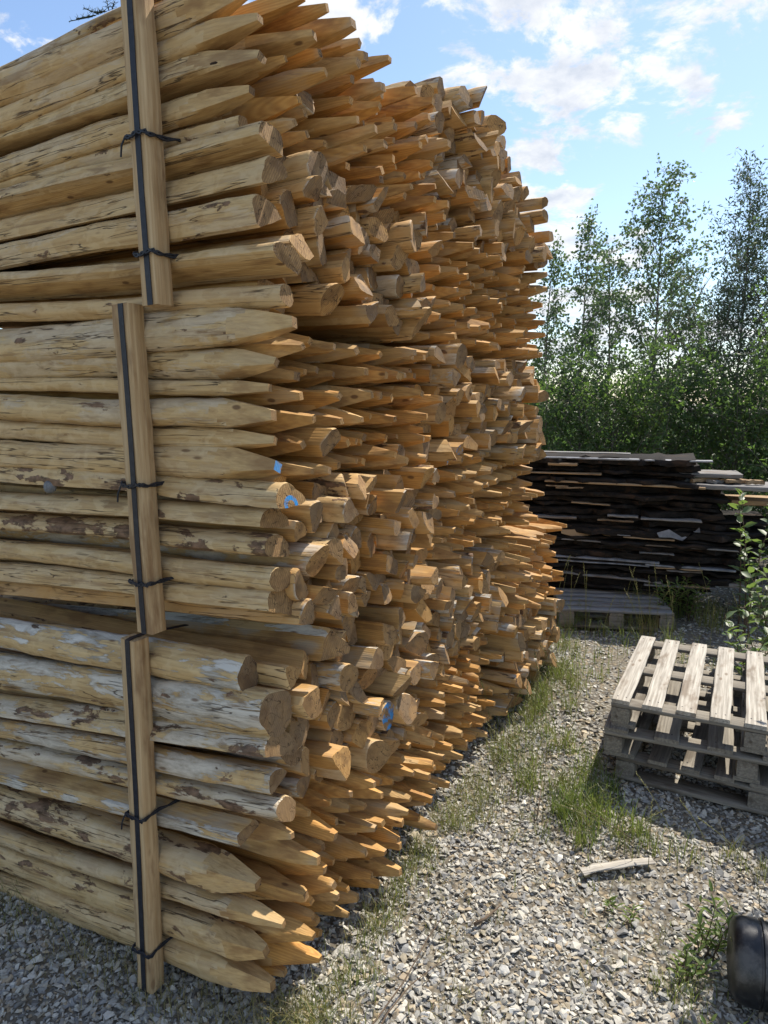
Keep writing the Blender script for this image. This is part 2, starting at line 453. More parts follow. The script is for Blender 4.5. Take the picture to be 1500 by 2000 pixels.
def gravel_pts(n, y0, y1, power=1.0):
    y = y0 + (y1 - y0) * rs.uniform(0, 1, n) ** power
    x = rs.uniform(-1, 1, n) * (0.62 * y + 0.35) + 0.05
    k = ~in_stack(x, y)
    x, y = x[k], y[k]
    return x, y
palette = np.array([[0.43, 0.41, 0.36], [0.35, 0.335, 0.30], [0.50, 0.475, 0.41], [0.26, 0.26, 0.255], [0.42, 0.36, 0.26], [0.56, 0.54, 0.49], [0.19, 0.185, 0.18], [0.36, 0.29, 0.20]])
pw = np.array([.24, .2, .17, .12, .09, .06, .07, .05])
allp, alls = [], []
for n, y0, y1, s0, s1, pwr in ((34000, 0.85, 3.6, 0.008, 0.018, 1.35), (42000, 0.85, 3.4, 0.004, 0.009, 1.3), (700, 0.85, 4.5, 0.017, 0.027, 1.3), (12000, 3.2, 6.2, 0.010, 0.020, 1.1)):
    x, y = gravel_pts(n, y0, y1, pwr)
    dirt = np.sin(x * 2.3 + y * 1.1) * np.cos(y * 1.9 - x) + 0.5 * np.sin(x * 5.1) * np.cos(y * 4.3)
    keep = (rs.uniform(0, 1, len(x)) < np.clip(0.97 - 0.35 * (dirt > 0.75), 0.3, 1))
    x, y = x[keep], y[keep]
    allp.append(np.stack([x, y, ground_z(x, y)], 1)); alls.append(rs.uniform(s0, s1, len(x)))
P_, S_ = np.concatenate(allp), np.concatenate(alls)
C_ = palette[rs.choice(len(palette), len(P_), p=pw)] * rs.uniform(0.85, 1.30, (len(P_), 1))
V_, F_, Cc = scatter(P_, S_, C_)
o = link('gravel', mesh('gravel', V_, F_, [m_stone()], attrs={'sc': Cc}, smooth=False))
tag(o, 'loose angular grey and tan crushed stones covering the yard', kind='stuff')

# ------------------------------------------------------------------ stakes
def section(kind, Rr, N, theta, r_):
    """polar cross-section: a round log or one cleft by planes -> radius, is-cleft flag, pith position"""
    ph = [r_.uniform(0, 6.28) for _ in range(3)]
    base = Rr * (1 + 0.085 * np.cos(2 * theta + ph[0]) + 0.06 * np.cos(3 * theta + ph[1]) + 0.03 * np.cos(5 * theta + ph[2]))
    planes = []
    if kind == 'round':
        return base, np.zeros(N, bool), (r_.uniform(-.2, .2) * Rr, r_.uniform(-.2, .2) * Rr)
    a = r_.uniform(0, 6.28) if kind[0] != '@' else -math.pi / 2 + r_.uniform(-.5, .5)
    k = kind.strip('@')
    if k == 'half': planes = [(a, 0.25)]; base = base * 1.18
    elif k == 'quarter': planes = [(a, 0.34), (a + r_.uniform(1.5, 2.0), 0.32)]; base = base * 1.30
    elif k == 'slab': planes = [(a, 0.42), (a + math.pi + r_.uniform(-.25, .25), 0.55)]; base = base * 1.2
    elif k == 'wedge': planes = [(a, 0.40), (a + r_.uniform(2.0, 2.3), 0.36)]; base = base * 1.30
    elif k == 'block': planes = [(a, 0.56), (a + 1.57 + r_.uniform(-.2, .2), 0.62), (a + 3.14 + r_.uniform(-.2, .2), 0.66)]; base = base * 1.15
    r = base.copy(); flag = np.zeros(N, bool)
    for (ps, d) in planes:
        c = np.cos(theta - ps)
        lim = np.where(c > 0.05, d * Rr / np.maximum(c, 0.05), 9)
        f = lim < r
        r = np.where(f, lim, r); flag |= f
    pith = (sum(math.cos(p) * d for p, d in planes[:2]) * Rr, sum(math.sin(p) * d for p, d in planes[:2]) * Rr)
    return r, flag, pith
def stake(Rr, pointed, kind, r_, N, xs, taper=None, tilt=None, tone=0.5, bark=0.0, grey=0.3, endmat=2, phi=None, bend=0.008, h0=None, endgrey=None):
    phi = (r_.gauss(0, .28) if r_.random() < .8 else r_.uniform(0, 1.57)) if phi is None else phi
    theta = phi + math.pi / 4 + np.arange(N) * 2 * math.pi / N
    r0, flag, pith = section(kind, Rr, N, theta, r_)
    J = len(xs); xs = np.array(xs)
    p = [r_.uniform(0, 6.28) for _ in range(6)]
    sc = 1 + 0.035 * np.sin(xs * 5.1 + p[0]) + 0.02 * np.sin(xs * 13 + p[1])
    away = ss((xs - 0.25) / 0.3)
    cy = away * bend * np.sin(xs * 2.6 + p[2]); cz = away * bend * np.sin(xs * 2.2 + p[3])
    rr = r0[None, :] * sc[:, None]
    rough = 0.010 * Rr / 0.04 * 0.10
    rr = rr + rough * np.sin(xs[:, None] * 31 + theta[None] * 3 + p[4]) + rough * 0.7 * np.sin(xs[:, None] * 57 - theta[None] * 5 + p[5])
    for _ in range(r_.randint(1, 4)):
        kx, kt = r_.uniform(0.15, xs[-1] * .8), r_.uniform(0, 6.28)
        dth = (theta - kt + math.pi) % (2 * math.pi) - math.pi
        rr += r_.uniform(0.002, 0.005) * np.exp(-((xs[:, None] - kx) / 0.03) ** 2 - (dth[None] / 0.35) ** 2)
    clamp = np.zeros((J, N), bool)
    X = np.repeat(xs[:, None], N, 1).astype(float)
    if pointed:
        Lt = taper or r_.uniform(0.24, 0.38)
        h0 = h0 or r_.uniform(0.0070, 0.0110)
        Rm = rr.max()
        asym = [r_.uniform(-.004, .004) for _ in range(4)]
        hh = h0 + (Rm - h0) * np.clip(xs / Lt, 0, 3) ** r_.uniform(0.94, 1.0)
        sq = np.maximum(np.abs(np.cos(theta - phi)), np.abs(np.sin(theta - phi)))
        lim = hh[:, None] / sq[None]
        clamp = lim < rr
        rr = np.where(clamp, lim, rr)
        X[0] += 0.15 * rr[0] * np.cos(theta - r_.uniform(0, 6.28))
    else:
        ta, tm = (r_.uniform(0, 6.28), r_.choice([r_.uniform(0, .3), r_.uniform(.3, .75)])) if tilt is None else tilt
        X[0] += tm * rr[0] * np.cos(theta - ta)
        X[1] += tm * rr[1] * np.cos(theta - ta)
        rr[0] *= r_.uniform(0.93, 0.97)
        X[0] += np.array([r_.uniform(-.0015, .0015) for _ in range(N)])
    Y = cy[:, None] + rr * np.cos(theta)[None]; Zz = cz[:, None] + rr * np.sin(theta)[None]
    V = np.stack([X, Y, Zz], -1).reshape(-1, 3)
    F = []; mi = []
    cl = clamp
    for j in range(J - 1):
        a, b = j * N, (j + 1) * N
        for i in range(N):
            i2 = (i + 1) % N
            F.append((a + i, a + i2, b + i2, b + i))
            q = int(cl[j, i]) + int(cl[j, i2]) + int(cl[j + 1, i]) + int(cl[j + 1, i2])
            mi.append(1 if (q >= 3 or (flag[i] and flag[i2])) else 0)
    F.append(tuple(range(N - 1, -1, -1))); mi.append(endmat)
    F.append(tuple((J - 1) * N + i for i in range(N))); mi.append(2)
    seed = r_.uniform(0, 60)
    wc = V.copy(); wc[:, 0] += seed; wc[:, 1] -= pith[0]; wc[:, 2] -= pith[1]
    wv = np.tile([tone, bark, grey], (len(V), 1))
    if endgrey is not None: wv[:N, 2] = endgrey
    return V, F, mi, wc, wv
SM = [M_PEEL, M_CUT, M_END, M_ENDRING, M_ENDBLUE]
def frame_at(l, s_, z, pitch, yaw):
    d = (EL + ES * yaw + Vector((0, 0, pitch))).normalized()
    y = Vector((0, 0, 1)).cross(d).normalized(); zz = d.cross(y)
    M = Matrix((d, y, zz)).transposed().to_4x4()
    M.translation = ST(l, s_, z)
    return M
XN = [0, .006, .03, .06, .09, .12, .145, .17, .195, .22, .25, .28, .32] + [0.32 + .045 * i for i in range(1, 30)]
XI = [0, .006, .04, .08, .12, .15, .18, .21, .25, .30, .38, .55, 0.8, 1.2, 1.62]
XF = [0, .05, .10, .15, .19, .23, .28, .45, 1.0, 1.6]
XPN = [0, .015] + XN[2:]; XPI = [0, .015] + XI[2:]

# the long stakes seen from the side: end distance from the corner, height, rise per metre, half thickness, pointed, cross-section, bark, grey, label words
near = {
 'top': [
  (0.15, 2.581, -.065, .014, 0, 'round', .6, .5, 'thin barky stake'),
  (0.038, 2.521, -.044, .040, 1, 'round', .0, .2, 'thick smooth pointed stake'),
  (-.008, 2.455, -.058, .031, 1, 'round', .0, .2, 'sharply pointed upturned stake'),
  (-.010, 2.372, -.030, .036, 1, '@half', .1, .1, 'pointed stake with a dark knot hole'),
  (0.021, 2.310, -.050, .032, 1, 'round', .0, .2, 'pale pointed stake'),
  (0.05, 2.245, -.006, .016, 0, 'round', .3, .2, 'thin recessed stake'),
  (-.031, 2.190, -.036, .038, 0, '@half', .25, .1, 'thick sawn-off stake with bark at its end'),
  (-.041, 2.113, -.032, .033, 0, '@half', .0, .1, 'smooth sawn-off stake'),
  (-.019, 2.024, -.020, .041, 0, '@half', .22, .2, 'thickest sawn-off stake'),
  (-.070, 1.922, 0.012, .037, 0, '@half', .0, .1, 'sawn-off stake with a long crack'),
  (-.066, 1.848, 0.022, .024, 0, 'round', .1, .1, 'dark shaded sawn-off stake')],
 'middle': [
  (-.087, 1.785, -.010, .046, 1, 'round', .1, .3, 'longest thick stake with a long clean point'),
  (-.032, 1.694, 0.008, .035, 1, 'round', .1, .3, 'pointed stake with a rough flaked upper side'),
  (-.011, 1.634, 0.012, .021, 1, 'round', .2, .1, 'thin pointed stake'),
  (-.020, 1.568, 0.012, .040, 1, 'round', .1, .3, 'thick pointed stake with notched upper edge'),
  (-.023, 1.506, 0.006, .025, 1, 'round', .0, .1, 'slim smooth pointed stake'),
  (-.029, 1.442, 0.002, .040, 1, 'round', .1, .1, 'thick pointed stake with a blue tip'),
  (-.066, 1.356, 0.008, .040, 0, '@half', .6, .1, 'cleft stake with a blue loop sprayed on its end'),
  (-.012, 1.298, -.017, .037, 0, '@half', .15, .1, 'sawn-off stake with a knotty end'),
  (-.023, 1.225, -.027, .036, 0, '@half', .55, .1, 'sawn-off stake patched with purple-brown bark'),
  (-.029, 1.158, -.040, .031, 0, 'round', .1, .1, 'slimmer sawn-off stake'),
  (-.030, 1.080, -.057, .041, 0, '@half', .05, .1, 'smooth thick sawn-off stake')],
 'bottom': [
  (0.084, 0.884, -.037, .045, 0, 'round', .1, 1., 'silver-grey weathered sawn-off stake'),
  (-.006, 0.796, -.090, .054, 0, 'round', .15, .85, 'thickest log-like stake, pale and silvery'),
  (-.020, 0.693, -.112, .047, 0, '@half', .45, .6, 'sawn-off stake with a yellow scribble near its end'),
  (-.008, 0.603, -.106, .032, 0, '@half', .1, .8, 'flat-faced grey stake'),
  (-.032, 0.530, -.104, .034, 0, 'round', .45, .5, 'sawn-off stake with a dark grey end'),
  (0.102, 0.424, -.085, .033, 0, '@slab', .2, .9, 'grey split slab of a stake'),
  (0.072, 0.275, -.058, .052, 1, 'round', .55, .2, 'thick pointed stake with large bark patches'),
  (-.014, 0.185, -.098, .031, 1, '@half', .1, .2, 'slim cleft stake with a long low point'),
  (0.050, 0.075, -.087, .048, 1, 'round', .35, .1, 'thick pointed stake with a long crack'),
  (0.030, -.025, -.088, .042, 1, 'round', .15, .1, 'lowest pointed stake, its tip almost on the gravel')]}
cols = [(0.0, 0.98), (0.99, 1.95), (1.97, 2.80)]
def zrange(k, tier):
    def f(s_):
        g0 = float(gz(*ST(0.2, s_).xy))
        if tier == 'bottom': return g0 + 0.045 + (0.0 if k else 0.0), (0.955 - 0.05 * min(s_, 1)) if k == 0 else 0.945
        if tier == 'middle': return ((1.02 - 0.13 * min(s_, 1)) if k == 0 else 0.955), (1.80 + .035 * min(s_, 1)) if k == 0 else 1.84
        return (1.85 - .03 * min(s_, 1)) if k == 0 else 1.815, ((2.60, 2.81, 2.77)[k] - (.12 * max(0, 1.22 - s_) / .22 if k == 1 else 0)) - (0.30 * max(0, s_ - 2.05) / .4 if k == 2 else 0)
    return f
def trans(k, tier, s_):
    """height at which pointed ends give way to sawn ends, and whether the points are on top"""
    if tier == 'bottom': return ((0.53 - 0.2 * s_), False) if k == 0 else ((0.49, False) if k == 1 else (0.46, True))
    if tier == 'middle': return (1.405 - .07 * s_, True) if k == 0 else ((1.405, False) if k == 1 else (1.30, False))
    return (2.24, True) if k == 0 else (2.27, False)
cand = []
for k, (s0, s1) in enumerate(cols):
    for tier in ('top', 'middle', 'bottom'):
        zr = zrange(k, tier)
        fixed = []
        if k == 0:
            for e in near[tier]:
                fixed.append((0.045, e[1] + e[2] * 0.12, max(e[3], .03)))
        sp = {('bottom', 0): .086, ('middle', 0): .074, ('top', 0): .076}.get((tier, k), .076)
        P, Rd, rc = [], [], []
        if k == 2: s1 = {'top': 2.44, 'middle': 2.44, 'bottom': 2.84}[tier]
        lo = s0 + (0.135 if k == 0 else 0.045)
        zt0 = zr((s0 + s1) / 2)[1]; zb0 = zr((s0 + s1) / 2)[0]
        nrow = int((zt0 - zb0) / (sp * 0.86))
        for i in range(nrow):
            x = lo + (sp / 2 if i % 2 else 0)
            j = 0
            while x < s1 - 0.02:
                zb, zt = zr(x)
                z = zt - 0.04 - (zt - zb - 0.08) * i / (nrow - 1)
                P.append([x + rs.normal(0, .008), z + rs.normal(0, .008)]); Rd.append(rs.uniform(.036, .052) * sp / .087); rc.append((i, j)); x += sp; j += 1
        P = np.array(P); Rd = np.array(Rd)
        FP = np.array(fixed) if fixed else np.zeros((0, 3))
        for it in range(90):
            d = P[:, None] - P[None]; q = np.sqrt((d ** 2).sum(-1)) + 1e-9
            tgt = (Rd[:, None] + Rd[None]) * 0.96
            ov = np.where((q < tgt), (tgt - q), 0); np.fill_diagonal(ov, 0)
            P += (d / q[..., None] * ov[..., None]).sum(1) * 0.25
            if len(FP):
                d = P[:, None] - FP[None, :, :2]; q = np.sqrt((d ** 2).sum(-1)) + 1e-9
                ov = np.maximum((Rd[:, None] + FP[None, :, 2]) * 0.95 - q, 0)
                P += (d / q[..., None] * ov[..., None]).sum(1) * 0.4
            P[:, 1] -= 0.0004
            for m in range(len(P)):
                zb, zt = zr(P[m, 0])
                P[m, 1] = min(max(P[m, 1], zb + Rd[m] * .8), zt - Rd[m] * .6)
                P[m, 0] = min(max(P[m, 0], s0 + .03), s1 - .01)
        for m in range(len(P)):
            cand.append(dict(k=k, tier=tier, s=P[m, 0], z=P[m, 1], r=Rd[m], row=rc[m][0], j=rc[m][1]))
kinds = ['quarter', 'wedge', 'block', 'round', 'quarter', 'half', 'slab', 'block', 'wedge', 'quarter']
TIERW = {'top': 'topmost', 'middle': 'middle', 'bottom': 'lowest'}
n_near = sum(len(v) for v in near.values())
c0 = [c for c in cand if c['k'] == 0]
camp = np.array([0, 0, 1.6])
def dist(c): p = ST(0, c['s'], c['z']); return math.sqrt(p.x ** 2 + p.y ** 2 + (p.z - 1.6) ** 2)
order = sorted(c0, key=lambda c: dist(c) / c['r'])
chosen = set(id(c) for c in order[:298 - n_near])
nearpts = {t: sorted([(e[1], e[2]) for e in near[t]]) for t in near}
def pitch_for(tier, z, s_):
    a = nearpts[tier]; zs = [q[0] for q in a]; ps = [q[1] for q in a]
    return float(np.interp(z, zs, ps)) * math.exp(-s_ / 1.3)
# row / place words follow the finished positions, so that they stay true of the render
for t in ('top', 'middle', 'bottom'):
    for rw in set(c['row'] for c in c0 if c['tier'] == t):
        row = sorted([c for c in c0 if c['tier'] == t and c['row'] == rw], key=lambda c: c['s'])
        for n, c in enumerate(row): c['ord'] = n + 1
SV, SF, SMI, SWC, SWV = [], [], [], [], []
off = 0
for c in cand:
    r_ = random.Random(int(c['s'] * 1e5) + int(c['z'] * 1e6))
    zt, up = trans(c['k'], c['tier'], c['s'])
    pointed = (c['z'] > zt) == up
    if r_.random() < 0.01 and c['tier'] != 'bottom' and c['s'] > .25: pointed = not pointed
    kind = r_.choice(kinds)
    if pointed: kind = r_.choice(['round', 'half', 'quarter', 'quarter', 'block', 'wedge'])
    l = r_.uniform(-.07, .06) if pointed else r_.uniform(-.06, .065)
    if not pointed and r_.random() < .08: l += .06
    pt = pitch_for(c['tier'], c['z'], c['s']) + r_.gauss(0, .012)
    if c['k'] == 0 and c['tier'] == 'top' and pointed: l -= .045
    if c['k'] == 0 and c['tier'] == 'middle' and not pointed: l -= .02
    if c['k'] == 1: l += .045
    if c['k'] == 2 and c['tier'] != 'bottom': l += .03
    c['l'] = l
    tone = r_.choice([r_.uniform(.2, .5), r_.uniform(.5, 1.0)]); grey = r_.choice([0, .1, .3, .6, .9, 1.0]) if not pointed else r_.choice([0, 0, .1, .5])
    eg = r_.choice([0, .3, .6, .9, 1.0, 1.0]) if not pointed else r_.choice([0, .2, .8])
    if c['tier'] != 'bottom' and not pointed: grey = r_.choice([0, 0, .1, .3, .6])
    bark = r_.choice([0, 0, .1, .2, .55]) if not pointed else r_.choice([0, 0, 0, .2])
    em = 2
    for (bs, bz) in ((1.319, 1.396), (1.189, 1.364), (1.686, .841), (0.683, 0.515)):
        if abs(c['s'] - bs) < .045 and abs(c['z'] - bz) < .04 and not c.get('bl'):
            em = 4; c['bl'] = 1
    z = c['z'] - pt * 0.05
    indiv = id(c) in chosen
    N = 20 if indiv else 12
    xs = (XPI if pointed else XI) if indiv else XF
    V, F, mi, wc, wv = stake(c['r'] * (1.07 if pointed else 1.05), pointed, kind, r_, N, xs, tone=tone, bark=bark, grey=grey, endmat=em, endgrey=eg)
    M = frame_at(l, c['s'], z, pt, r_.gauss(0, .012))
    if indiv:
        o = link('wooden_stake', mesh('wooden_stake', V, F, SM, mi, {'wc': wc, 'wv': wv}), M=M)
        look = ('pointed' if pointed else 'sawn-off') + (' orange' if tone > .72 and eg < .4 else (' grey-ended' if eg > .85 and not pointed else ''))
        tag(o, f"{look} stake, {ordinal(c['ord'])} from corner in {ordinal(c['row'] + 1)} row down, {TIERW[c['tier']]} near bundle", 'stake', 'fence stakes stacked in strapped bundles')
    else:
        Mn = np.array(M)
        V2 = V @ Mn[:3, :3].T + Mn[:3, 3]
        SV.append(V2); SWC.append(wc); SWV.append(wv); SMI += mi
        SF += [tuple(i + off for i in f) for f in F]
        off += len(V)
o = link('wooden_stakes', mesh('wooden_stakes', np.concatenate(SV), SF, SM, SMI, {'wc': np.concatenate(SWC), 'wv': np.concatenate(SWV)}))
tag(o, 'hundreds of cleft stake ends in the bundles farther along the stack', 'stakes', 'fence stakes stacked in strapped bundles', 'stuff')
for tier, lst in near.items():
    for n, (l, z, pt, rr, pointed, kind, bark, grey, words) in enumerate(lst):
        r_ = random.Random(100 * ord(tier[0]) + n * 7)
        em = 2
        if tier == 'middle' and n == 5: em = 4
        if tier == 'middle' and n == 6: em = 3
        tone = r_.uniform(0.05, .28)
        V, F, mi, wc, wv = stake(rr * 1.06, bool(pointed), kind, r_, 28, XPN if pointed else XN, taper=(0.27 if (tier, n) == ('middle', 0) else r_.uniform(.20, .30)) if pointed else None,
                                 tilt=(R(0 if n % 2 else 60), r_.uniform(.05, .3)), tone=tone, bark=bark, grey=grey, endmat=em, phi=r_.choice([.2, .35, .5, .1, -.2]), bend=0.010, h0=(.0125 if rr > .035 else .009) if pointed else None)
        M = frame_at(l, 0.045, z, pt, r_.gauss(0, .008))
        o = link('wooden_stake', mesh('wooden_stake', V, F, SM, mi, {'wc': wc, 'wv': wv}), M=M)
        tag(o, f"{words}, {ordinal(n + 1)} down the {TIERW[tier]} bundle's side", 'stake', 'fence stakes stacked in strapped bundles')
        if (tier, n) == ('bottom', 2): o_mark = o
        if (tier, n) == ('top', 3): o_knot = o

# ------------------------------------------------------------------ tubes
def tube(pts, rad, n=6, flat=1.0):
    pts = [Vector(p) for p in pts]
    V, F = [], []
    up = Vector((0, 0, 1))
    for i, p in enumerate(pts):
        d = (pts[min(i + 1, len(pts) - 1)] - pts[max(i - 1, 0)]).normalized()
        a = d.cross(up)
        if a.length < 1e-3: a = d.cross(Vector((0, 1, 0)))
        a.normalize(); b = d.cross(a)
        r = rad[i] if isinstance(rad, (list, tuple, np.ndarray)) else rad
        for j in range(n):
            t = 2 * math.pi * j / n
            V.append(p + a * (math.cos(t) * r) + b * (math.sin(t) * r * flat))
    for i in range(len(pts) - 1):
        for j in range(n):
            F.append((i * n + j, i * n + (j + 1) % n, (i + 1) * n + (j + 1) % n, (i + 1) * n + j))
    F.append(tuple(range(n - 1, -1, -1))); F.append(tuple((len(pts) - 1) * n + j for j in range(n)))
    return [tuple(v) for v in V], F
def join(lst):
    V, F, off = [], [], 0
    for v, f in lst:
        V += list(v); F += [tuple(i + off for i in q) for q in f]; off += len(v)
    return V, F
M_YELLOW = m_simple('yellow_crayon', (0.62, 0.38, 0.06), 0.8)
mk = []
for cx, w_ in ((.150, .0), (.132, .011), (.112, .012)):
    pts = []
    if w_ == 0: pts = [(cx + .012, .049, .008), (cx, .047, .030)]
    else:
        for i in range(11):
            t = 6.28 * i / 11 + .5
            zz = .019 + .014 * math.sin(t); xx = cx + w_ * .75 * math.cos(t)
            pts.append((xx, math.sqrt(max(.047 ** 2 - zz ** 2, 0)) + .0025, zz))
    mk.append(tube(pts, .0016, 5))
V, F = join(mk)
link('crayon_mark', mesh('crayon_mark', V, F, [M_YELLOW]), o_mark)
# knot hole in the third pointed stake of the top bundle
M_HOLE = m_simple('rotten_knot', (0.015, 0.010, 0.007), 0.95, (0.06, 0.035, 0.02), 120, 0.8)
V, F = [(0.125, .0345, .002)], []
for i in range(14):
    t = 6.28 * i / 14
    a = 1 + .25 * math.sin(3 * t + 1)
    V.append((0.125 + .020 * a * math.cos(t), .0325, .002 + .0065 * a * math.sin(t)))
for i in range(14):
    t = 6.28 * i / 14
    V.append((0.125 + .026 * math.cos(t), .022, .002 + .010 * math.sin(t)))
for i in range(14):
    F.append((0, 1 + i, 1 + (i + 1) % 14)); F.append((1 + i, 15 + i, 15 + (i + 1) % 14, 1 + (i + 1) % 14))
link('knot_hole', mesh('knot_hole', V, F, [M_HOLE]), o_knot)

# ------------------------------------------------------------------ planks
def plank(L, W, T, n=8, jit=0.001, sag=0.0, ragged=0.0, ch=0.003, seed=0, warp=0.0):
    """board along x, centred in y, resting on z = 0; chamfered section, worn edges"""
    r_ = random.Random(seed)
    ch = min(ch, T * .3, W * .3)
    sec = [(-W / 2, ch), (-W / 2 + ch, 0), (W / 2 - ch, 0), (W / 2, ch), (W / 2, T - ch), (W / 2 - ch, T), (-W / 2 + ch, T), (-W / 2, T - ch)]
    V = []
    for i in range(n + 1):
        x = L * i / n
        dz = sag * math.sin(math.pi * i / n) + r_.gauss(0, jit)
        wv_ = [r_.gauss(0, ragged) for _ in range(2)]
        for j, (y, z) in enumerate(sec):
            xe = 0
            if i in (0, n): xe = r_.gauss(0, max(jit, ragged * .5))
            side = 0 if y < 0 else 1
            V.append((x + xe, y + wv_[side] * (1 if abs(y) > W * .3 else 0) + r_.gauss(0, jit * .6), z + dz + warp * y * (i / n - .5) + r_.gauss(0, jit * .4)))
    F = []
    for i in range(n):
        for j in range(8):
            F.append((i * 8 + j, i * 8 + (j + 1) % 8, (i + 1) * 8 + (j + 1) % 8, (i + 1) * 8 + j))
    F.append(tuple(range(7, -1, -1))); F.append(tuple(n * 8 + j for j in range(8)))
    V = np.array(V)
    # outward winding: section runs anticlockwise seen from +x, so flip
    F = [tuple(reversed(f)) for f in F]
    wc = V.copy(); wc[:, 0] += seed * 1.7; wc[:, 1] += 0.01 * (seed % 7); wc[:, 2] += 0.01 * (seed % 5)
    return V, F, wc
def plank_mesh(name, mat, **k):
    V, F, wc = plank(**k)
    return mesh(name, V, F, [mat], attrs={'wc': wc}, sharp=50)
def basis(x, y, z, p):
    M = Matrix((x, y, z)).transposed().to_4x4(); M.translation = p; return M

# uprights: square timbers standing against the side of each bundle, with a strap down the face
ups = [('topmost', .297, 1.835, .300, 2.76, .050), ('middle', .378, 0.985, .355, 1.845, .052), ('lowest', .435, -.135, .402, .955, .050)]
for i, (nm, l0, z0, l1, z1, wd) in enumerate(ups):
    p0, p1 = ST(l0, -.030, z0), ST(l1, -.030, z1)
    if i == 0: p0, p1 = ST(.272, -.030, z0), ST(.300, -.030, z1)
    if i == 1: p0, p1 = ST(.352, -.030, z0), ST(.378, -.030, z1)
    if i == 2: p0, p1 = ST(.432, -.030, z0), ST(.420, -.030, z1)
    ax = (p1 - p0).normalized(); yy = (-EL - ax * (-EL).dot(ax)).normalized(); zz = ax.cross(yy)
    root = link('timber_upright', plank_mesh('timber_upright', M_UP, L=(p1 - p0).length, W=.062, T=.052, n=14, jit=.0007, ragged=.0012, seed=31 + i, ch=.004), M=basis(ax, yy, zz, p0 - zz * .026))
    tag(root, f'square wooden upright with a black strap against the side of the {nm} bundle', 'timber upright', 'timber uprights holding the stake bundles')
    out = -ES
    # strap: flat band on the outer face
    Vs = []; Ls = (p1 - p0).length
    pts = []
    for q in range(15):
        t = q / 14
        pts.append(p0 + ax * (Ls * t) + out * .0295 + EL * (-.004 + .003 * math.sin(t * 5 + i)))
    pts[-1] = pts[-1] + out * -.001
    pts.append(p1 + ax * .003 + out * .012 - EL * .002); pts.append(p1 + ax * .002 - out * .03 - EL * .001); pts.append(p1 - ax * .02 - out * .20)
    bv, bf = [], []
    for q, p in enumerate(pts):
        d = (pts[min(q + 1, len(pts) - 1)] - pts[max(q - 1, 0)]).normalized()
        sd_ = EL; nn = d.cross(sd_).normalized() * .0009
        for e in (-.0085, .0085): bv += [tuple(p + sd_ * e + nn), tuple(p + sd_ * e - nn)]
    for q in range(len(pts) - 1):
        a, b = q * 4, q * 4 + 4
        bf += [(a, a + 2, b + 2, b), (a + 1, b + 1, b + 3, a + 3), (a, b, b + 1, a + 1), (a + 2, a + 3, b + 3, b + 2)]
    s_ = link('strap', mesh('strap', bv, bf, [M_STRAP], sharp=50))
    tag(s_, f'black flat plastic strap running down the upright of the {nm} bundle', 'strap', 'straps on the uprights')
ties = [(0, 2.226, 'upper twisted tie on the topmost bundle'), (0, 1.956, 'lower twisted tie on the topmost bundle'), (1, 1.385, 'upper twisted tie on the middle bundle'), (1, 1.123, 'lower twisted tie on the middle bundle'),
        (2, 0.429, 'upper twisted tie on the lowest bundle'), (2, -.003, 'lower twisted tie on the lowest bundle, near the gravel')]
for n, (i, z, lab) in enumerate(ties):
    nm, l0, z0, l1, z1, wd = ups[i]
    a0, a1 = ((.272, .300), (.352, .378), (.432, .420))[i]
    lc = a0 + (a1 - a0) * (z - z0) / (z1 - z0)
    r_ = random.Random(n)
    strands = []
    for k in range(2):
        pts = []
        path = [(-.10, .30, .02), (-.06, .10, .012), (-.037, .0, .003), (-.037, -.055, 0), (-.033, -.064, .001), (-.01, -.0645, .002), (.01, -.0655, -.001), (.033, -.064, .001), (.038, -.055, .002), (.037, .0, .004), (.05, .08, .014), (.06, .25, .02)]
        for q in range(len(path) - 1):
            for e in range(4):
                t = e / 4
                u = [path[q][c_] * (1 - t) + path[q + 1][c_] * t for c_ in range(3)]
                ph = (q * 4 + e) * 0.9 + k * math.pi
                pts.append(ST(lc + u[0], u[1] - .002 * abs(math.cos(ph)), z + u[2] + .0035 * math.sin(ph) + .003 * math.sin(q * 1.7 + n)))
        strands.append(tube(pts, .0032, 5))
    if n in (0, 2, 4):
        strands.append(tube([ST(lc + .034, -.066, z), ST(lc + .040, -.072, z - .02), ST(lc + .046, -.07, z - .045)], .0025, 5))
    V, F = join(strands)
    o = link('binding_tie', mesh('binding_tie', V, F, [M_STRAP]))
    tag(o, 'black ' + lab, 'binding tie', 'black ties twisted round the uprights')
# bearers
bl = [(.62, .06, -.115, .94, .07, 'square bearer on the gravel under the near lowest bundle')]
for n, (l, s0, z, L, T, lab) in enumerate(bl):
    x = ES; z_ = Vector((0, 0, 1)); y = z_.cross(x)
    o = link('timber_bearer', plank_mesh('timber_bearer', M_UP, L=L, W=.09, T=T, n=6, jit=.001, ragged=.001, seed=90 + n), M=basis(x, y, z_, ST(l, s0, z)))
    tag(o, lab, 'timber bearer', 'timber bearers of the stack')

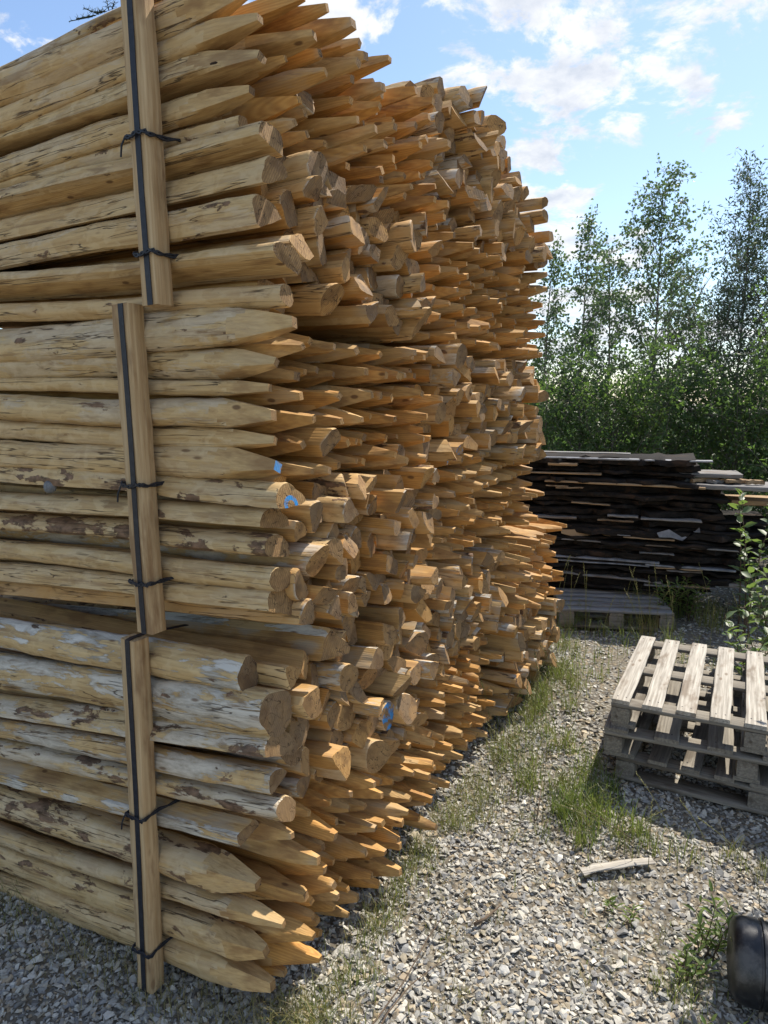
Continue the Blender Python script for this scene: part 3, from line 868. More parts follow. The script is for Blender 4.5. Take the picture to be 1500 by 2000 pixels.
# ------------------------------------------------------------------ pallets
def pallet(label, cat, corner, ang, h, depth, width, nslat, sw, mat, matb, seed, skip=(), bw=.08, across=False):
    root = empty('wooden_pallet', corner, ang, label=label, cat=cat, group='wooden pallets')
    t = .018; bh = h - 3 * t - .001
    sm = [plank_mesh('slat', mat, L=depth, W=sw, T=t, n=8, jit=.0008, ragged=.0012, seed=seed + q, sag=.002) for q in range(3)]
    cb = plank_mesh('crossboard', matb, L=width, W=.095, T=t, n=8, jit=.0006, ragged=.001, seed=seed + 5)
    bs = plank_mesh('bottom_board', matb, L=depth, W=.10, T=t, n=6, jit=.0006, ragged=.001, seed=seed + 6)
    bk = plank_mesh('block', matb, L=.10, W=bw, T=bh, n=2, jit=.0008, ragged=.001, seed=seed + 7, ch=.004)
    rot = Matrix.Rotation(R(90), 4, 'Z')
    bcb = plank_mesh('bottom_board', matb, L=width, W=.095, T=t, n=8, jit=.0006, ragged=.001, seed=seed + 8) if across else None
    pitch_ = (width - sw) / (nslat - 1)
    for i in range(nslat):
        if i in skip: continue
        link('slat', sm[i % 3], root, Matrix.Translation((rnd.uniform(-.004, .004), -(sw / 2 + i * pitch_), h - t)) @ Matrix.Rotation(rnd.gauss(0, .004), 4, 'Z'))
    for xx in (.048, depth / 2, depth - .048):
        link('crossboard', cb, root, Matrix.Translation((xx, -width, h - 2 * t)) @ rot)
        for yy in (bw / 2, width / 2, width - bw / 2):
            link('block', bk, root, Matrix.Translation((xx - .05, -yy, t + .0005)))
    if across:
        for xx in (.04, depth / 2, depth - .048):
            link('bottom_board', bcb, root, Matrix.Translation((xx, -width, 0)) @ rot)
    else:
        for yy in (.055, width / 2, width - .055):
            link('bottom_board', bs, root, Matrix.Translation((0, -yy, 0)))
    # nails on the slat ends
    nv = []
    for i in range(nslat):
        if i in skip: continue
        for xx in (.048, depth / 2, depth - .048):
            for dy in (-.018, .018):
                cx, cy = xx + rnd.uniform(-.01, .01), -(sw / 2 + i * pitch_) + dy
                v = [(cx + .0035 * math.cos(a), cy + .0035 * math.sin(a), h + .0014) for a in np.arange(6) * math.pi / 3] + [(cx + .0035 * math.cos(a), cy + .0035 * math.sin(a), h - .004) for a in np.arange(6) * math.pi / 3]
                f = [tuple(range(6))] + [(j, 6 + j, 6 + (j + 1) % 6, (j + 1) % 6) for j in range(6)]
                nv.append((v, f))
    V, F = join(nv)
    nn = link('nail_heads', mesh('nail_heads', V, F, [M_STRAP]), root); nn['kind'] = 'stuff'
    return root
PA = math.atan2(.891, .454)       # slats run away from the camera
z0 = -.082
pallet('weathered grey pallet at the foot of the three-pallet pile by the gravel', 'pallet', (1.05, 3.00, z0), PA - R(3), .122, .99, 1.15, 9, .078, M_PALD, M_PALD, 1, across=True)
pallet('grey pallet in the middle of the three-pallet pile, shifted to the left', 'pallet', (.985, 2.99, z0 + .1225), PA + R(1.5), .124, .99, 1.15, 6, .10, M_PALD, M_PALD, 11)
pallet('sun-bleached pallet with open slats on top of the three-pallet pile', 'pallet', (1.017, 3.01, z0 + .247), PA, .124, .98, 1.15, 9, .078, M_PAL, M_PALD, 21)
pallet('low grey pallet lying in front of the black board stack', 'pallet', (1.36, 5.52, .0), R(-9), .135, .78, .60, 5, .09, M_GREYB, M_PALD, 41)

# ------------------------------------------------------------------ stack of black boards
BD = Vector((math.cos(R(-20)), math.sin(R(-20)), 0)); BN = Vector((-BD.y, BD.x, 0))
BF = Vector((0.55, 5.86, 0))       # front left foot of the stack
z = 0.02; layer = 0; r_ = random.Random(5)
specs = []
NL = 27
for i in range(NL):
    T = r_.choice([.020, .028, .040, .055, .070])
    f = i / NL
    L = 1.98 + r_.uniform(-.10, .16) + (0.30 if 4 <= i <= 16 else 0) - (0.10 if i > 21 else 0)
    x0 = r_.uniform(-.08, .08)
    if i > 22: L = 1.84 + r_.uniform(-.05, .05)
    specs.append((i, z, T, L, x0, r_.uniform(-.07, .07)))
    z += T + r_.uniform(.000, .010)
SCALE_H = 1.19 / z
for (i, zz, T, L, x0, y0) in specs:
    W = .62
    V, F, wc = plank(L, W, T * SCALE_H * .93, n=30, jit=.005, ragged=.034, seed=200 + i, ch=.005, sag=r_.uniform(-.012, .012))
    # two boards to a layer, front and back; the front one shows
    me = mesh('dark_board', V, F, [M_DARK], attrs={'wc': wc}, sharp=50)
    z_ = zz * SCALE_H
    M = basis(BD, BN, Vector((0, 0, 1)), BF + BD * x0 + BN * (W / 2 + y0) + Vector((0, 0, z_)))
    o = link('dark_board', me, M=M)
    n = NL - i
    tag(o, f'wide blackened board, {ordinal(n)} from the top of the dark board stack', 'board', 'blackened boards in the dark stack')
def strip(x, z, L, T, mat, label, name='pale_strip', out=-.085, W=.10, tilt=0.0, n=6, rag=.003, yaw=0.0):
    V, F, wc = plank(L, W, T, n=n, jit=.001, ragged=rag, seed=int(abs(x * 77 + z * 331)) + 3)
    me = mesh(name, V, F, [mat], attrs={'wc': wc}, sharp=50)
    M = basis(BD, BN, Vector((0, 0, 1)), BF + BD * x + BN * (out + W / 2) + Vector((0, 0, z))) @ Matrix.Rotation(tilt, 4, 'Y') @ Matrix.Rotation(yaw, 4, 'Z')
    o = link(name, me, M=M); tag(o, label, 'board strip', 'pale strips in the dark board stack'); return o
strip(.35, 1.165, 1.62, .012, M_METAL, 'long pale sheet edge sticking out along the top of the dark boards', out=-.06, W=.10)
strip(.60, 1.205, .80, .010, M_GREYB, 'short pale strip lying on the very top of the dark boards', out=0.02, W=.08)
strip(.80, 1.115, .22, .020, M_BROWN, 'short orange-brown batten end near the top of the dark boards')
strip(.78, .985, 1.15, .014, M_BROWN, 'long brown batten edge in the upper dark boards', tilt=.012)
strip(.45, 1.05, .75, .010, M_BROWN, 'faint brown batten just under the top of the dark boards')
strip(1.26, .735, .22, .014, M_GREYB, 'short pale strip at mid height of the dark boards')
strip(1.50, .725, .42, .014, M_GREYB, 'pale strip right of the short one at mid height of the dark boards')
strip(.55, .70, .48, .016, M_GREYB, 'grey strip at mid height beside the stake stack')
strip(.70, .395, .95, .014, M_METAL, 'upper of the two bright strips low in the dark boards', tilt=.004)
strip(1.55, .375, .62, .012, M_METAL, 'bright strip end low on the right of the dark boards')
strip(.70, .365, .88, .009, M_METAL, 'thin bright strip directly below the upper bright one')
strip(.62, .275, 1.05, .012, M_GREYB, 'grey strip slanting low across the dark boards', tilt=.03)
strip(1.55, .22, .5, .010, M_GREYB, 'short bent grey strip above the low pallet', tilt=-.02)
strip(.7, .53, 1.5, .010, M_GREYB, 'dull grey strip across the middle of the dark boards', tilt=.005, out=-.07)
# boards sticking out to the right
o = strip(1.72, 1.045, .46, .030, M_GREYB, 'silvery board end on the upper right of the dark boards', 'weathered_board', out=.05, W=.34, yaw=.05)
o = strip(1.80, .97, .62, .032, M_GREYB, 'silvery board with rotten rubble on it, right of the dark boards', 'weathered_board', out=-.03, W=.42, yaw=-.08)
o = strip(2.10, .85, .95, .035, M_BROWN, 'pale brown board sticking out farthest right of the dark boards', 'weathered_board', out=.05, W=.36, yaw=.12)
o = strip(1.95, .60, .90, .035, M_DARK, 'dark board sticking out right below the pale brown one', 'weathered_board', out=.0, W=.4, yaw=-.03)
o = strip(1.90, .25, .95, .030, M_GREYB, 'grey board sticking out low on the right of the dark boards', 'weathered_board', out=-.05, W=.3, yaw=-.05)
rk = [(-.02, .05), (.03, .02), (.07, .06), (.12, .03), (.16, .07), (.20, .02), (.25, .06), (.29, .03)]
for n, (dx, dy) in enumerate(rk):
    L = rnd.uniform(.09, .20)
    V, F, wc = plank(L, rnd.uniform(.035, .06), rnd.uniform(.02, .035), n=6, jit=.003, ragged=.006, seed=300 + n)
    me = mesh('rotten_chunk', V, F, [M_BROWN if n % 3 else M_GREYB], attrs={'wc': wc}, sharp=50)
    M = Matrix.Translation(BF + BD * (1.80 + dx * 1.4) + BN * (dy * 1.6 - .01) + Vector((0, 0, 1.003 + .006 * (n % 3)))) @ Matrix.Rotation(R(-20) + rnd.uniform(.1, .9), 4, 'Z')
    o = link('rotten_chunk', me, M=M)
    tag(o, ['broken brown chunk of rotten wood, first from the left', 'split grey chunk of rotten wood, second from the left', 'crumbled brown chunk of rotten wood, third from the left', 'brown rotten splinter, fourth from the left', 'grey rotten splinter, fifth from the left', 'rotten brown stick, sixth from the left', 'rotten flake, seventh from the left', 'silvery rotten chunk farthest right'][n] + ' on the silvery board', 'wood chunk', 'rotten chunks on the silvery board')
# torn pale sheet hanging from the side
def ribbon_sheet(name, pts, wdir, w, mat, label, cat):
    V, F = [], []
    for i, p in enumerate(pts):
        for e in (-1, 0, 1):
            q = Vector(p) + wdir * (w * e * (0.5 + .5 * math.sin(i * 1.3 + 1))) + Vector((0, 0, .012 * math.sin(i * 2.1 + e)))
            V.append(q)
    m = len(V)
    V += [v + Vector((0, .003, -.003)) for v in V]
    for i in range(len(pts) - 1):
        for e in range(2):
            a = i * 3 + e
            F.append((a, a + 1, a + 4, a + 3)); F.append((m + a, m + a + 3, m + a + 4, m + a + 1))
    o = link(name, mesh(name, [tuple(v) for v in V], F, [mat], sharp=None)); tag(o, label, cat)
for n in range(12):
    x, zz = .55 + 1.35 * ((n * 0.618) % 1), .10 + .95 * ((n * 0.377 + .13) % 1)
    hgt = ['low', 'below the middle', 'above the middle', 'high'][min(3, int(zz / 1.1 * 4))]
    o = strip(x, zz, rnd.uniform(.10, .38), .007, (M_GREYB, M_BROWN, M_BROWN)[n % 3], '%s splinter %s in the dark boards, %s from their left end' % (('grey', 'brown', 'thin tan')[n % 3], hgt, ordinal(1 + sum(((m * .618) % 1) < ((n * .618) % 1) for m in range(12)))), 'wood_splinter', out=-.10, W=.06, tilt=rnd.uniform(-.03, .03), n=7, rag=.006)
P0 = BF + BD * 1.72
ribbon_sheet('torn_sheet', [P0 + Vector((-.12, -.06, .62)), P0 + Vector((-.04, -.08, .63)), P0 + Vector((.05, -.09, .60)), P0 + Vector((.12, -.10, .64)), P0 + Vector((.17, -.10, .66))], Vector((.2, -.4, -.9)), .03, M_METAL, 'crumpled pale torn sheet poking out of the dark boards', 'sheet scrap')
P0 = BF + BD * 1.05
ribbon_sheet('curled_bark', [P0 + Vector((-.15, -.03, .60)), P0 + Vector((-.05, -.05, .585)), P0 + Vector((.04, -.06, .59)), P0 + Vector((.14, -.06, .575)), P0 + Vector((.25, -.06, .57))], Vector((0, -.3, -.9)), .028, M_BROWN, 'curled pale brown bark between the middle dark boards', 'bark scrap')

# ------------------------------------------------------------------ leaves and plants
def leaves(pos, dirs, L, W, r_, fold=0.25):
    """diamond leaves: pos (n,3), dirs (n,3) pointing along each leaf"""
    n = len(pos)
    d = dirs / (np.linalg.norm(dirs, axis=1, keepdims=True) + 1e-9)
    rv = r_.normal(0, 1, (n, 3)); side = np.cross(d, rv); side /= (np.linalg.norm(side, axis=1, keepdims=True) + 1e-9)
    nrm = np.cross(side, d)
    L = L * r_.uniform(.7, 1.2, n)[:, None]; W = W * r_.uniform(.7, 1.2, n)[:, None]
    a = pos; b = pos + d * L * .42 + side * W * .5 + nrm * W * fold * .5
    c = pos + d * L - nrm * L * .12; e = pos + d * L * .42 - side * W * .5 + nrm * W * fold * .5
    V = np.stack([a, b, c, e], 1).reshape(-1, 3)
    F = np.arange(4 * n).reshape(n, 4)
    F3 = np.concatenate([F[:, [0, 1, 2]], F[:, [0, 2, 3]]])
    return V, F3, np.repeat(r_.uniform(0, 1, n), 4)
def nice_leaves(pos, dirs, L, W, r_):
    """broad leaf with a midrib fold and a drooping tip, eight triangles"""
    n = len(pos)
    d = dirs / (np.linalg.norm(dirs, axis=1, keepdims=True) + 1e-9)
    up = np.tile([0, 0, 1.0], (n, 1)) + r_.normal(0, .35, (n, 3))
    side = np.cross(d, up); side /= (np.linalg.norm(side, axis=1, keepdims=True) + 1e-9)
    nrm = np.cross(side, d)
    L = L * r_.uniform(.65, 1.15, n)[:, None]; W = W * r_.uniform(.75, 1.15, n)[:, None]
    def pt(t, s_, hgt): return pos + d * L * t + side * W * s_ + nrm * L * hgt
    rows = [pt(0, 0, 0), pt(.3, .42, .05), pt(.3, 0, -.02), pt(.3, -.42, .05), pt(.65, .40, .02), pt(.65, 0, -.06), pt(.65, -.40, .02), pt(1, 0, -.16)]
    V = np.stack(rows, 1).reshape(-1, 3)
    f = np.array([[0, 1, 2], [0, 2, 3], [1, 4, 5], [1, 5, 2], [2, 5, 6], [2, 6, 3], [4, 7, 5], [5, 7, 6]])
    F = (f[None] + (np.arange(n) * 8)[:, None, None]).reshape(-1, 3)
    return V, F, np.repeat(r_.uniform(0, 1, n), 8)
def tree(name, label, cat, x, y, h, rad, nb, nleaf, LL, LW, mat, seed, rise=0.9, droop=0.5, shape='cone', trunk=.022, low=.08, lean=0.0, group=None):
    q = np.random.RandomState(seed)
    root = empty(name, (x, y, float(ground_z(x, y))), label=label, cat=cat, group=group)
    tp = []
    ph = q.uniform(0, 6.28, 4)
    def tr(t): return np.array([lean * t * h + .05 * math.sin(t * 4 + ph[0]) * t, .05 * math.sin(t * 3.3 + ph[1]) * t, t * h * .98])
    T = [tr(t) for t in np.linspace(0, 1, 14)]
    parts = [tube(T, [trunk * (1 - .88 * i / 13) for i in range(14)], 7)]
    lp, ld = [], []
    per = max(2, nleaf // nb)
    for b in range(nb):
        t = low + (1 - low) * ((b + q.uniform(0, 1)) / nb) ** .9
        p = tr(t)
        if shape == 'cone': env = min(1, (1 - t) * 1.7 + .12) * min(1, .45 + t * 1.9)
        else: env = math.sqrt(max(0, 1 - ((t - .5) / .56) ** 2)) + .1
        Lb = rad * env * q.uniform(.6, 1.25)
        az = q.uniform(0, 6.28); el = rise * q.uniform(.6, 1.2)
        d = np.array([math.cos(az) * math.cos(el), math.sin(az) * math.cos(el), math.sin(el)])
        Lb = Lb / max(math.cos(el), .45)
        pts = [p]
        for s_ in range(1, 6):
            u = s_ / 5
            pts.append(p + d * Lb * u + np.array([0, 0, -droop * Lb * u * u * .35]) + q.normal(0, .012, 3))
        br = trunk * (1 - t) * .45 + .002
        parts.append(tube(pts, [br * (1 - .8 * i / 5) for i in range(6)], 4))
        k = max(2, int(per * (.4 + .9 * env)))
        # twigs carry the leaves in clumps
        nt_ = max(2, k // 9)
        for w_ in range(nt_):
            u = q.uniform(.18, 1.0)
            i0 = min(int(u * 5), 4); f = u * 5 - i0
            o_ = pts[i0] * (1 - f) + pts[i0 + 1] * f
            td = d * .6 + q.normal(0, .55, 3); td[2] -= droop * .35
            td /= np.linalg.norm(td); tl = q.uniform(.08, .24) * (.6 + rad * .5)
            m = max(3, k // nt_)
            uu = q.uniform(.05, 1, m)[:, None]
            lp.append(o_ + td * tl * uu + q.normal(0, .035, (m, 3)))
            ld.append(td * .5 + q.normal(0, .6, (m, 3)) + np.array([0, 0, -droop]))
            parts.append(tube([o_, o_ + td * tl * .5, o_ + td * tl], [.0022, .0016, .0008], 3))
    V, F = join(parts)
    link('trunk', mesh('trunk', V, F, [M_BARKT], sharp=None), root)
    lp = np.concatenate(lp); ld = np.concatenate(ld)
    V, F, A = leaves(lp, ld, LL, LW, q)
    cr = link('crown', mesh('crown', V, F, [mat], attrs={'lv': A}, smooth=False), root)
    return root
tree('birch_tree', 'tallest slender birch with an open pointed crown above the dark boards', 'tree', 3.20, 8.5, 4.22, .88, 90, 6200, .046, .034, M_BIRCH, 1, group='young birches behind the dark boards', low=.16)
tree('birch_tree', 'slim birch with a rounded top between the stakes and the tallest birch', 'tree', 2.32, 8.4, 3.72, .52, 64, 4000, .045, .033, M_BIRCH, 2, group='young birches behind the dark boards')
tree('birch_tree', 'short birch half hidden by the edge of the stake stack', 'tree', 1.97, 8.8, 3.55, .44, 54, 3200, .045, .033, M_BIRCH, 3, group='young birches behind the dark boards')
tree('birch_tree', 'narrow birch just left of the tallest one, its top lower', 'tree', 2.76, 9.0, 3.60, .50, 54, 3200, .045, .033, M_BIRCH, 4, group='young birches behind the dark boards')
tree('birch_tree', 'leafy birch behind and right of the tallest one', 'tree', 3.72, 9.4, 3.5, .60, 54, 3200, .045, .033, M_BIRCH, 5, group='young birches behind the dark boards')
tree('willow_tree', 'dark upright willow with feathery shoots right of the birches', 'tree', 3.98, 8.2, 4.15, .62, 90, 7000, .055, .017, M_WILLOW, 6, rise=1.05, droop=.1, group='willows at the right edge')
tree('willow_tree', 'densest dark willow cut by the right edge of the view', 'tree', 4.55, 8.1, 4.25, .85, 100, 9500, .055, .018, M_WILLOW, 7, rise=1.0, droop=.1, group='willows at the right edge')
tree('willow_tree', 'low bushy willow filling the gap beneath the tallest willow shoots', 'tree', 3.65, 8.0, 2.7, .70, 70, 5000, .055, .018, M_WILLOW, 8, rise=.9, droop=.1, shape='ball', group='willows at the right edge')
bushes = [(1.75, 7.6, 1.75, .60, 'bright bush showing beside the stake stack above the boards'), (2.35, 7.2, 1.55, .60, 'leafy bush behind the left half of the dark boards'), (2.95, 7.5, 1.65, .65, 'sunlit bush at the foot of the tallest birch'),
          (3.45, 7.0, 1.50, .60, 'green bush behind the right end of the dark boards'), (3.95, 6.8, 1.65, .70, 'broad bush beside the silvery board ends'), (4.45, 6.5, 1.8, .75, 'thick bush beneath the willows at the right edge'),
          (3.55, 5.95, .95, .45, 'low bush right of the dark boards behind the sapling'), (4.1, 5.7, 1.05, .5, 'low bush at the right edge behind the pale brown board')]
for n, (x, y, h, rd, lab) in enumerate(bushes):
    tree('leafy_bush', lab, 'bush', x, y, h, rd, 60, 5200, .045, .028, M_BUSH, 40 + n, rise=.95, droop=.1, shape='ball', trunk=.012, low=.02, group='bushes between the boards and the trees')
# thicket farther back: one mass of leaves on a low rise
q = np.random.RandomState(77)
n = 26000
xx = q.uniform(0.5, 15, n); yy = q.uniform(10.5, 17, n)
top = 1.15 + .55 * np.sin(xx * 1.7) * np.cos(yy * .9) + .3 * np.sin(xx * 4.1 + yy)
zz = top * q.uniform(0, 1, n) ** .75
V, F, A = leaves(np.stack([xx, yy, zz], 1), q.normal(0, 1, (n, 3)), .13, .09, q)
o = link('distant_thicket', mesh('distant_thicket', V, F, [M_BUSH], attrs={'lv': A}, smooth=False))
tag(o, 'low green thicket far behind the birches', 'thicket', kind='stuff')
# sapling and leafy plants
def plant(name, label, cat, x, y, h, nst, spread, nl, LL, LW, mat, seed, group=None, curve=.3):
    q = np.random.RandomState(seed)
    root = empty(name, (x, y, float(ground_z(x, y))), label=label, cat=cat, group=group)
    parts, lp, ld = [], [], []
    for s_ in range(nst):
        az = q.uniform(0, 6.28); hh = h * q.uniform(.65, 1.0) if s_ else h
        b = np.array([q.normal(0, .02), q.normal(0, .02), 0])
        o_ = np.array([math.cos(az), math.sin(az), 0]) * spread * q.uniform(.3, 1)
        pts = [b + o_ * (t ** 1.5) + np.array([q.normal(0, .006), q.normal(0, .006), hh * (t - curve * .3 * t * t)]) for t in np.linspace(0, 1, 7)]
        parts.append(tube(pts, [.004 * (h ** .5) * (1.15 - t) + .0008 for t in np.linspace(0, 1, 7)], 5))
        for k in range(nl):
            t = .12 + .88 * (k + .5) / nl
            i0 = min(int(t * 6), 5); f = t * 6 - i0
            p = pts[i0] * (1 - f) + pts[i0 + 1] * f
            a2 = k * 2.4 + q.uniform(-.4, .4)
            lp.append(p); ld.append(np.array([math.cos(a2), math.sin(a2), .55 + .5 * (k == nl - 1)]))
    V, F = join(parts)
    link('stem', mesh('stem', V, F, [M_TWIG], sharp=None), root)
    V, F, A = nice_leaves(np.array(lp), np.array(ld), LL, LW, q)
    link('leaves', mesh('leaves', V, F, [mat], attrs={'lv': A}, sharp=None), root)
    return root
plant('leafy_sapling', 'sapling with light green oval leaves at the right edge before the dark boards', 'sapling', 2.48, 4.70, 1.12, 4, .22, 26, .085, .045, M_SAP, 1, 'leafy saplings at the right')
plant('leafy_sapling', 'shorter leafy sapling right behind the pallet pile', 'sapling', 2.42, 4.25, .62, 5, .28, 16, .085, .048, M_SAP, 2, 'leafy saplings at the right')
plant('leafy_sapling', 'bushy sapling between the pallets and the right edge', 'sapling', 2.10, 3.85, .50, 6, .30, 14, .075, .042, M_SAP, 3, 'leafy saplings at the right')
plant('leafy_weed', 'narrow-leaved weed in front of the dark boards beside the low pallet', 'weed', 2.05, 5.02, .36, 7, .10, 20, .06, .014, M_WEED, 4, 'leafy weeds on the gravel')
plant('leafy_weed', 'grey-green weed farther right before the dark boards', 'weed', 2.27, 5.10, .42, 6, .12, 18, .06, .016, M_WEED, 5, 'leafy weeds on the gravel')
plant('leafy_weed', 'green leafy weed on the gravel beside the black drum', 'weed', 1.045, 2.03, .20, 7, .07, 12, .042, .013, M_WEED, 6, 'leafy weeds on the gravel')
plant('leafy_weed', 'low green weed left of the taller one beside the drum', 'weed', .925, 1.93, .10, 6, .06, 9, .040, .012, M_WEED, 7, 'leafy weeds on the gravel')
plant('leafy_weed', 'tiny weed alone on the open gravel below the wooden slat', 'weed', .80, 2.19, .06, 4, .03, 6, .035, .010, M_WEED, 8, 'leafy weeds on the gravel')
plant('leafy_weed', 'weed at the bottom right corner with reddish ground leaves', 'weed', .93, 1.66, .10, 6, .08, 9, .035, .012, M_WEED, 9, 'leafy weeds on the gravel')
plant('leafy_weed', 'small weed at the bottom edge of the gravel', 'weed', .37, 1.60, .05, 4, .03, 6, .035, .012, M_WEED, 10, 'leafy weeds on the gravel')
# unseen bush added past the right edge to cast shade on the lower right gravel
tree('leafy_bush', 'tall unseen bush added outside the right edge to shade the gravel by the drum', 'bush', 2.50, 2.90, 2.25, .44, 60, 4200, .06, .04, M_BUSH, 90, rise=.95, droop=.1, shape='ball', trunk=.014, low=.25, group='bushes between the boards and the trees')

# ------------------------------------------------------------------ grass
def blades(cx, cy, n, spread, h0, h1, w, dry, q, lean=.5):
    bx = cx + q.normal(0, spread, n); by = cy + q.normal(0, spread, n); bz = ground_z(bx, by)
    az = q.uniform(0, 6.28, n); h = q.uniform(h0, h1, n); ln = q.uniform(.1, lean, n) * h
    base = np.stack([bx, by, bz], 1); d = np.stack([np.cos(az), np.sin(az), np.zeros(n)], 1)
    sd_ = np.stack([-np.sin(az + q.normal(0, .8, n)), np.cos(az), np.zeros(n)], 1) * (w * q.uniform(.6, 1.3, n))[:, None]
    up = np.tile([0, 0, 1.0], (n, 1))
    rows = []
    for t, ww in ((0, 1), (.35, .9), (.7, .6)):
        p = base + up * (h * t)[:, None] + d * (ln * t * t)[:, None]
        rows += [p - sd_ * ww / 2, p + sd_ * ww / 2]
    rows.append(base + up * (h * (1 - .15 * lean))[:, None] + d * ln[:, None])
    V = np.stack(rows, 1).reshape(-1, 3)
    f = np.array([[0, 1, 3], [0, 3, 2], [2, 3, 5], [2, 5, 4], [4, 5, 6]])
    F = (f[None] + (np.arange(n) * 7)[:, None, None]).reshape(-1, 3)
    return V, F, np.repeat(np.clip(q.normal(dry, .2, n), 0, 1), 7)
q = np.random.RandomState(5)
G = []
def clumps(n, xf, yf, m, sp, h0, h1, w, dry, lean=.7):
    for i in range(n):
        u, v = q.uniform(0, 1), q.uniform(0, 1)
        x, y = xf(u, v), yf(u, v)
        G.append(blades(x, y, int(m * q.uniform(.5, 1.4)), sp * q.uniform(.6, 1.3), h0, h1, w, np.clip(q.normal(dry, .22), 0, 1), q, lean))
# loose tufts between the stack and the pallets
clumps(38, lambda u, v: .56 + .36 * u + .22 * v, lambda u, v: 2.60 + 1.6 * v, 22, .030, .05, .17, .0030, .30, .9)
clumps(26, lambda u, v: .62 + .4 * u, lambda u, v: 2.50 + .5 * v, 30, .028, .04, .13, .0032, .12, .9)
clumps(16, lambda u, v: .70 + .22 * u, lambda u, v: 2.50 + .42 * v, 30, .024, .04, .12, .0032, .05, .9)
clumps(40, lambda u, v: .95 + 1.5 * u, lambda u, v: 3.9 + 1.1 * v, 22, .05, .06, .20, .003, .3)
clumps(70, lambda u, v: .52 + .5 * u + .28 * v, lambda u, v: 3.0 + 2.0 * v, 16, .05, .04, .15, .0028, .5, .9)
clumps(34, lambda u, v: 1.3 + 1.8 * u, lambda u, v: 4.7 + .7 * v, 30, .05, .08, .28, .003, .35)
clumps(24, lambda u, v: .95 + .9 * u, lambda u, v: 2.45 + .14 * v - .25 * u, 22, .04, .04, .13, .0025, .55)
# dry tufts along the foot of the stack and scattered on the gravel
def foot(u): return ST(-.06, u * 2.9)
for i in range(90):
    u = q.uniform(0, 1); p = ST(-.02 - abs(q.normal(0, .07)), u * 2.85)
    G.append(blades(p.x, p.y, int(q.uniform(14, 50)), .035, .03, .11, .0022, q.uniform(.3, .95), q, .9))
for i in range(30):
    p = ST(q.uniform(.1, 1.3), -.02 + q.normal(0, .06))
    G.append(blades(p.x, p.y, int(q.uniform(20, 60)), .05, .02, .08, .0020, q.uniform(.7, 1.0), q, 1.0))
clumps(70, lambda u, v: -.2 + 1.2 * u, lambda u, v: 1.5 + 1.4 * v, 16, .035, .02, .07, .0020, .75, 1.2)
clumps(10, lambda u, v: -.32 + .16 * u, lambda u, v: 1.62 + .18 * v, 60, .035, .03, .09, .0020, .8, 1.2)
clumps(14, lambda u, v: .82 + .3 * u, lambda u, v: 1.6 + .3 * v, 26, .03, .03, .09, .0022, .4, 1.0)
off = 0; VV, FF, AA = [], [], []
for V, F, A in G:
    VV.append(V); FF.append(F + off); AA.append(A); off += len(V)
o = link('grass', mesh('grass', np.concatenate(VV), np.concatenate(FF), [M_GRASS], attrs={'lv': np.concatenate(AA)}, smooth=False))
tag(o, 'green and dry grass tufts growing through the gravel', kind='stuff')
# tall seed stalks
st = []
def stalk(x, y, h, lean, az, head=.06):
    z = float(ground_z(x, y)); pts = []
    for t in np.linspace(0, 1, 8):
        pts.append((x + math.cos(az) * lean * t * t, y + math.sin(az) * lean * t * t, z + h * t - lean * .3 * t * t))
    st.append(tube(pts, [.0012] * 8, 4))
    a, b = Vector(pts[-2]), Vector(pts[-1]); d = (b - a).normalized()
    n = 9
    for i in range(n):
        p = b + d * (head * (i / n - .6)); sdv = Vector((math.cos(i * 2.4), math.sin(i * 2.4), .5)) * .004
        st.append(tube([p, p + sdv * .7 + d * .004, p + sdv + d * .010], [.0008, .0022, .0004], 4))
for i in range(34):
    v = q.uniform(0, 1)
    stalk(.55 + .32 * v + q.normal(0, .09), 2.6 + 1.5 * v, q.uniform(.22, .42), q.uniform(.02, .12), q.uniform(0, 6.28))
for i in range(26): stalk(q.uniform(1.2, 2.6), q.uniform(4.2, 5.0), q.uniform(.3, .55), q.uniform(.02, .12), q.uniform(0, 6.28), .08)
for (x, y, h, ln, az) in ((.93, 2.42, .30, .25, 3.0), (.98, 2.40, .24, .10, 1.2), (1.08, 2.38, .38, .16, 2.4), (1.18, 2.30, .34, .12, 2.7), (1.30, 2.22, .36, .2, 2.9), (1.10, 1.72, .22, .16, 2.0), (.90, 2.5, .18, .2, .4), (.55, 2.62, .12, .18, -2.0)):
    stalk(x, y, h, ln, az)
V, F = join(st)
o = link('grass_stalks', mesh('grass_stalks', V, F, [M_GRASS], attrs={'lv': np.full(len(V), .62)}, sharp=None))
tag(o, 'thin tall grass stalks with seed heads', kind='stuff')

# ------------------------------------------------------------------ small things
V, F, wc = plank(.29, .042, .007, n=10, jit=.0008, ragged=.003, seed=500, sag=.006)
a_ = math.atan2(.055, .283)
M = Matrix.Translation((.725, 2.377, float(ground_z(.725, 2.377)) + .020)) @ Matrix.Rotation(a_, 4, 'Z') @ Matrix.Rotation(-.02, 4, 'Y')
o = link('wood_offcut', mesh('wood_offcut', V, F, [M_PAL], attrs={'wc': wc}, sharp=50), M=M)
tag(o, 'loose pale piece of flat wood lying alone on the gravel', 'wood offcut')
def twig(name, pts, r, label):
    P = []
    for i, p in enumerate(pts):
        z = float(ground_z(p[0], p[1])) + p[2]; P.append((p[0], p[1], z))
    V, F = tube(P, [r * (1 - .7 * i / (len(P) - 1)) for i in range(len(P))], 5)
    o = link(name, mesh(name, V, F, [M_TWIG], sharp=None)); tag(o, label, 'twig')
twig('dry_twig', [(-.13, 1.62, .02), (-.02, 1.76, .03), (.06, 1.88, .04), (.14, 2.03, .05), (.22, 2.16, .04), (.27, 2.23, .02)], .0032, 'long dark twig running diagonally over the gravel by the stakes')
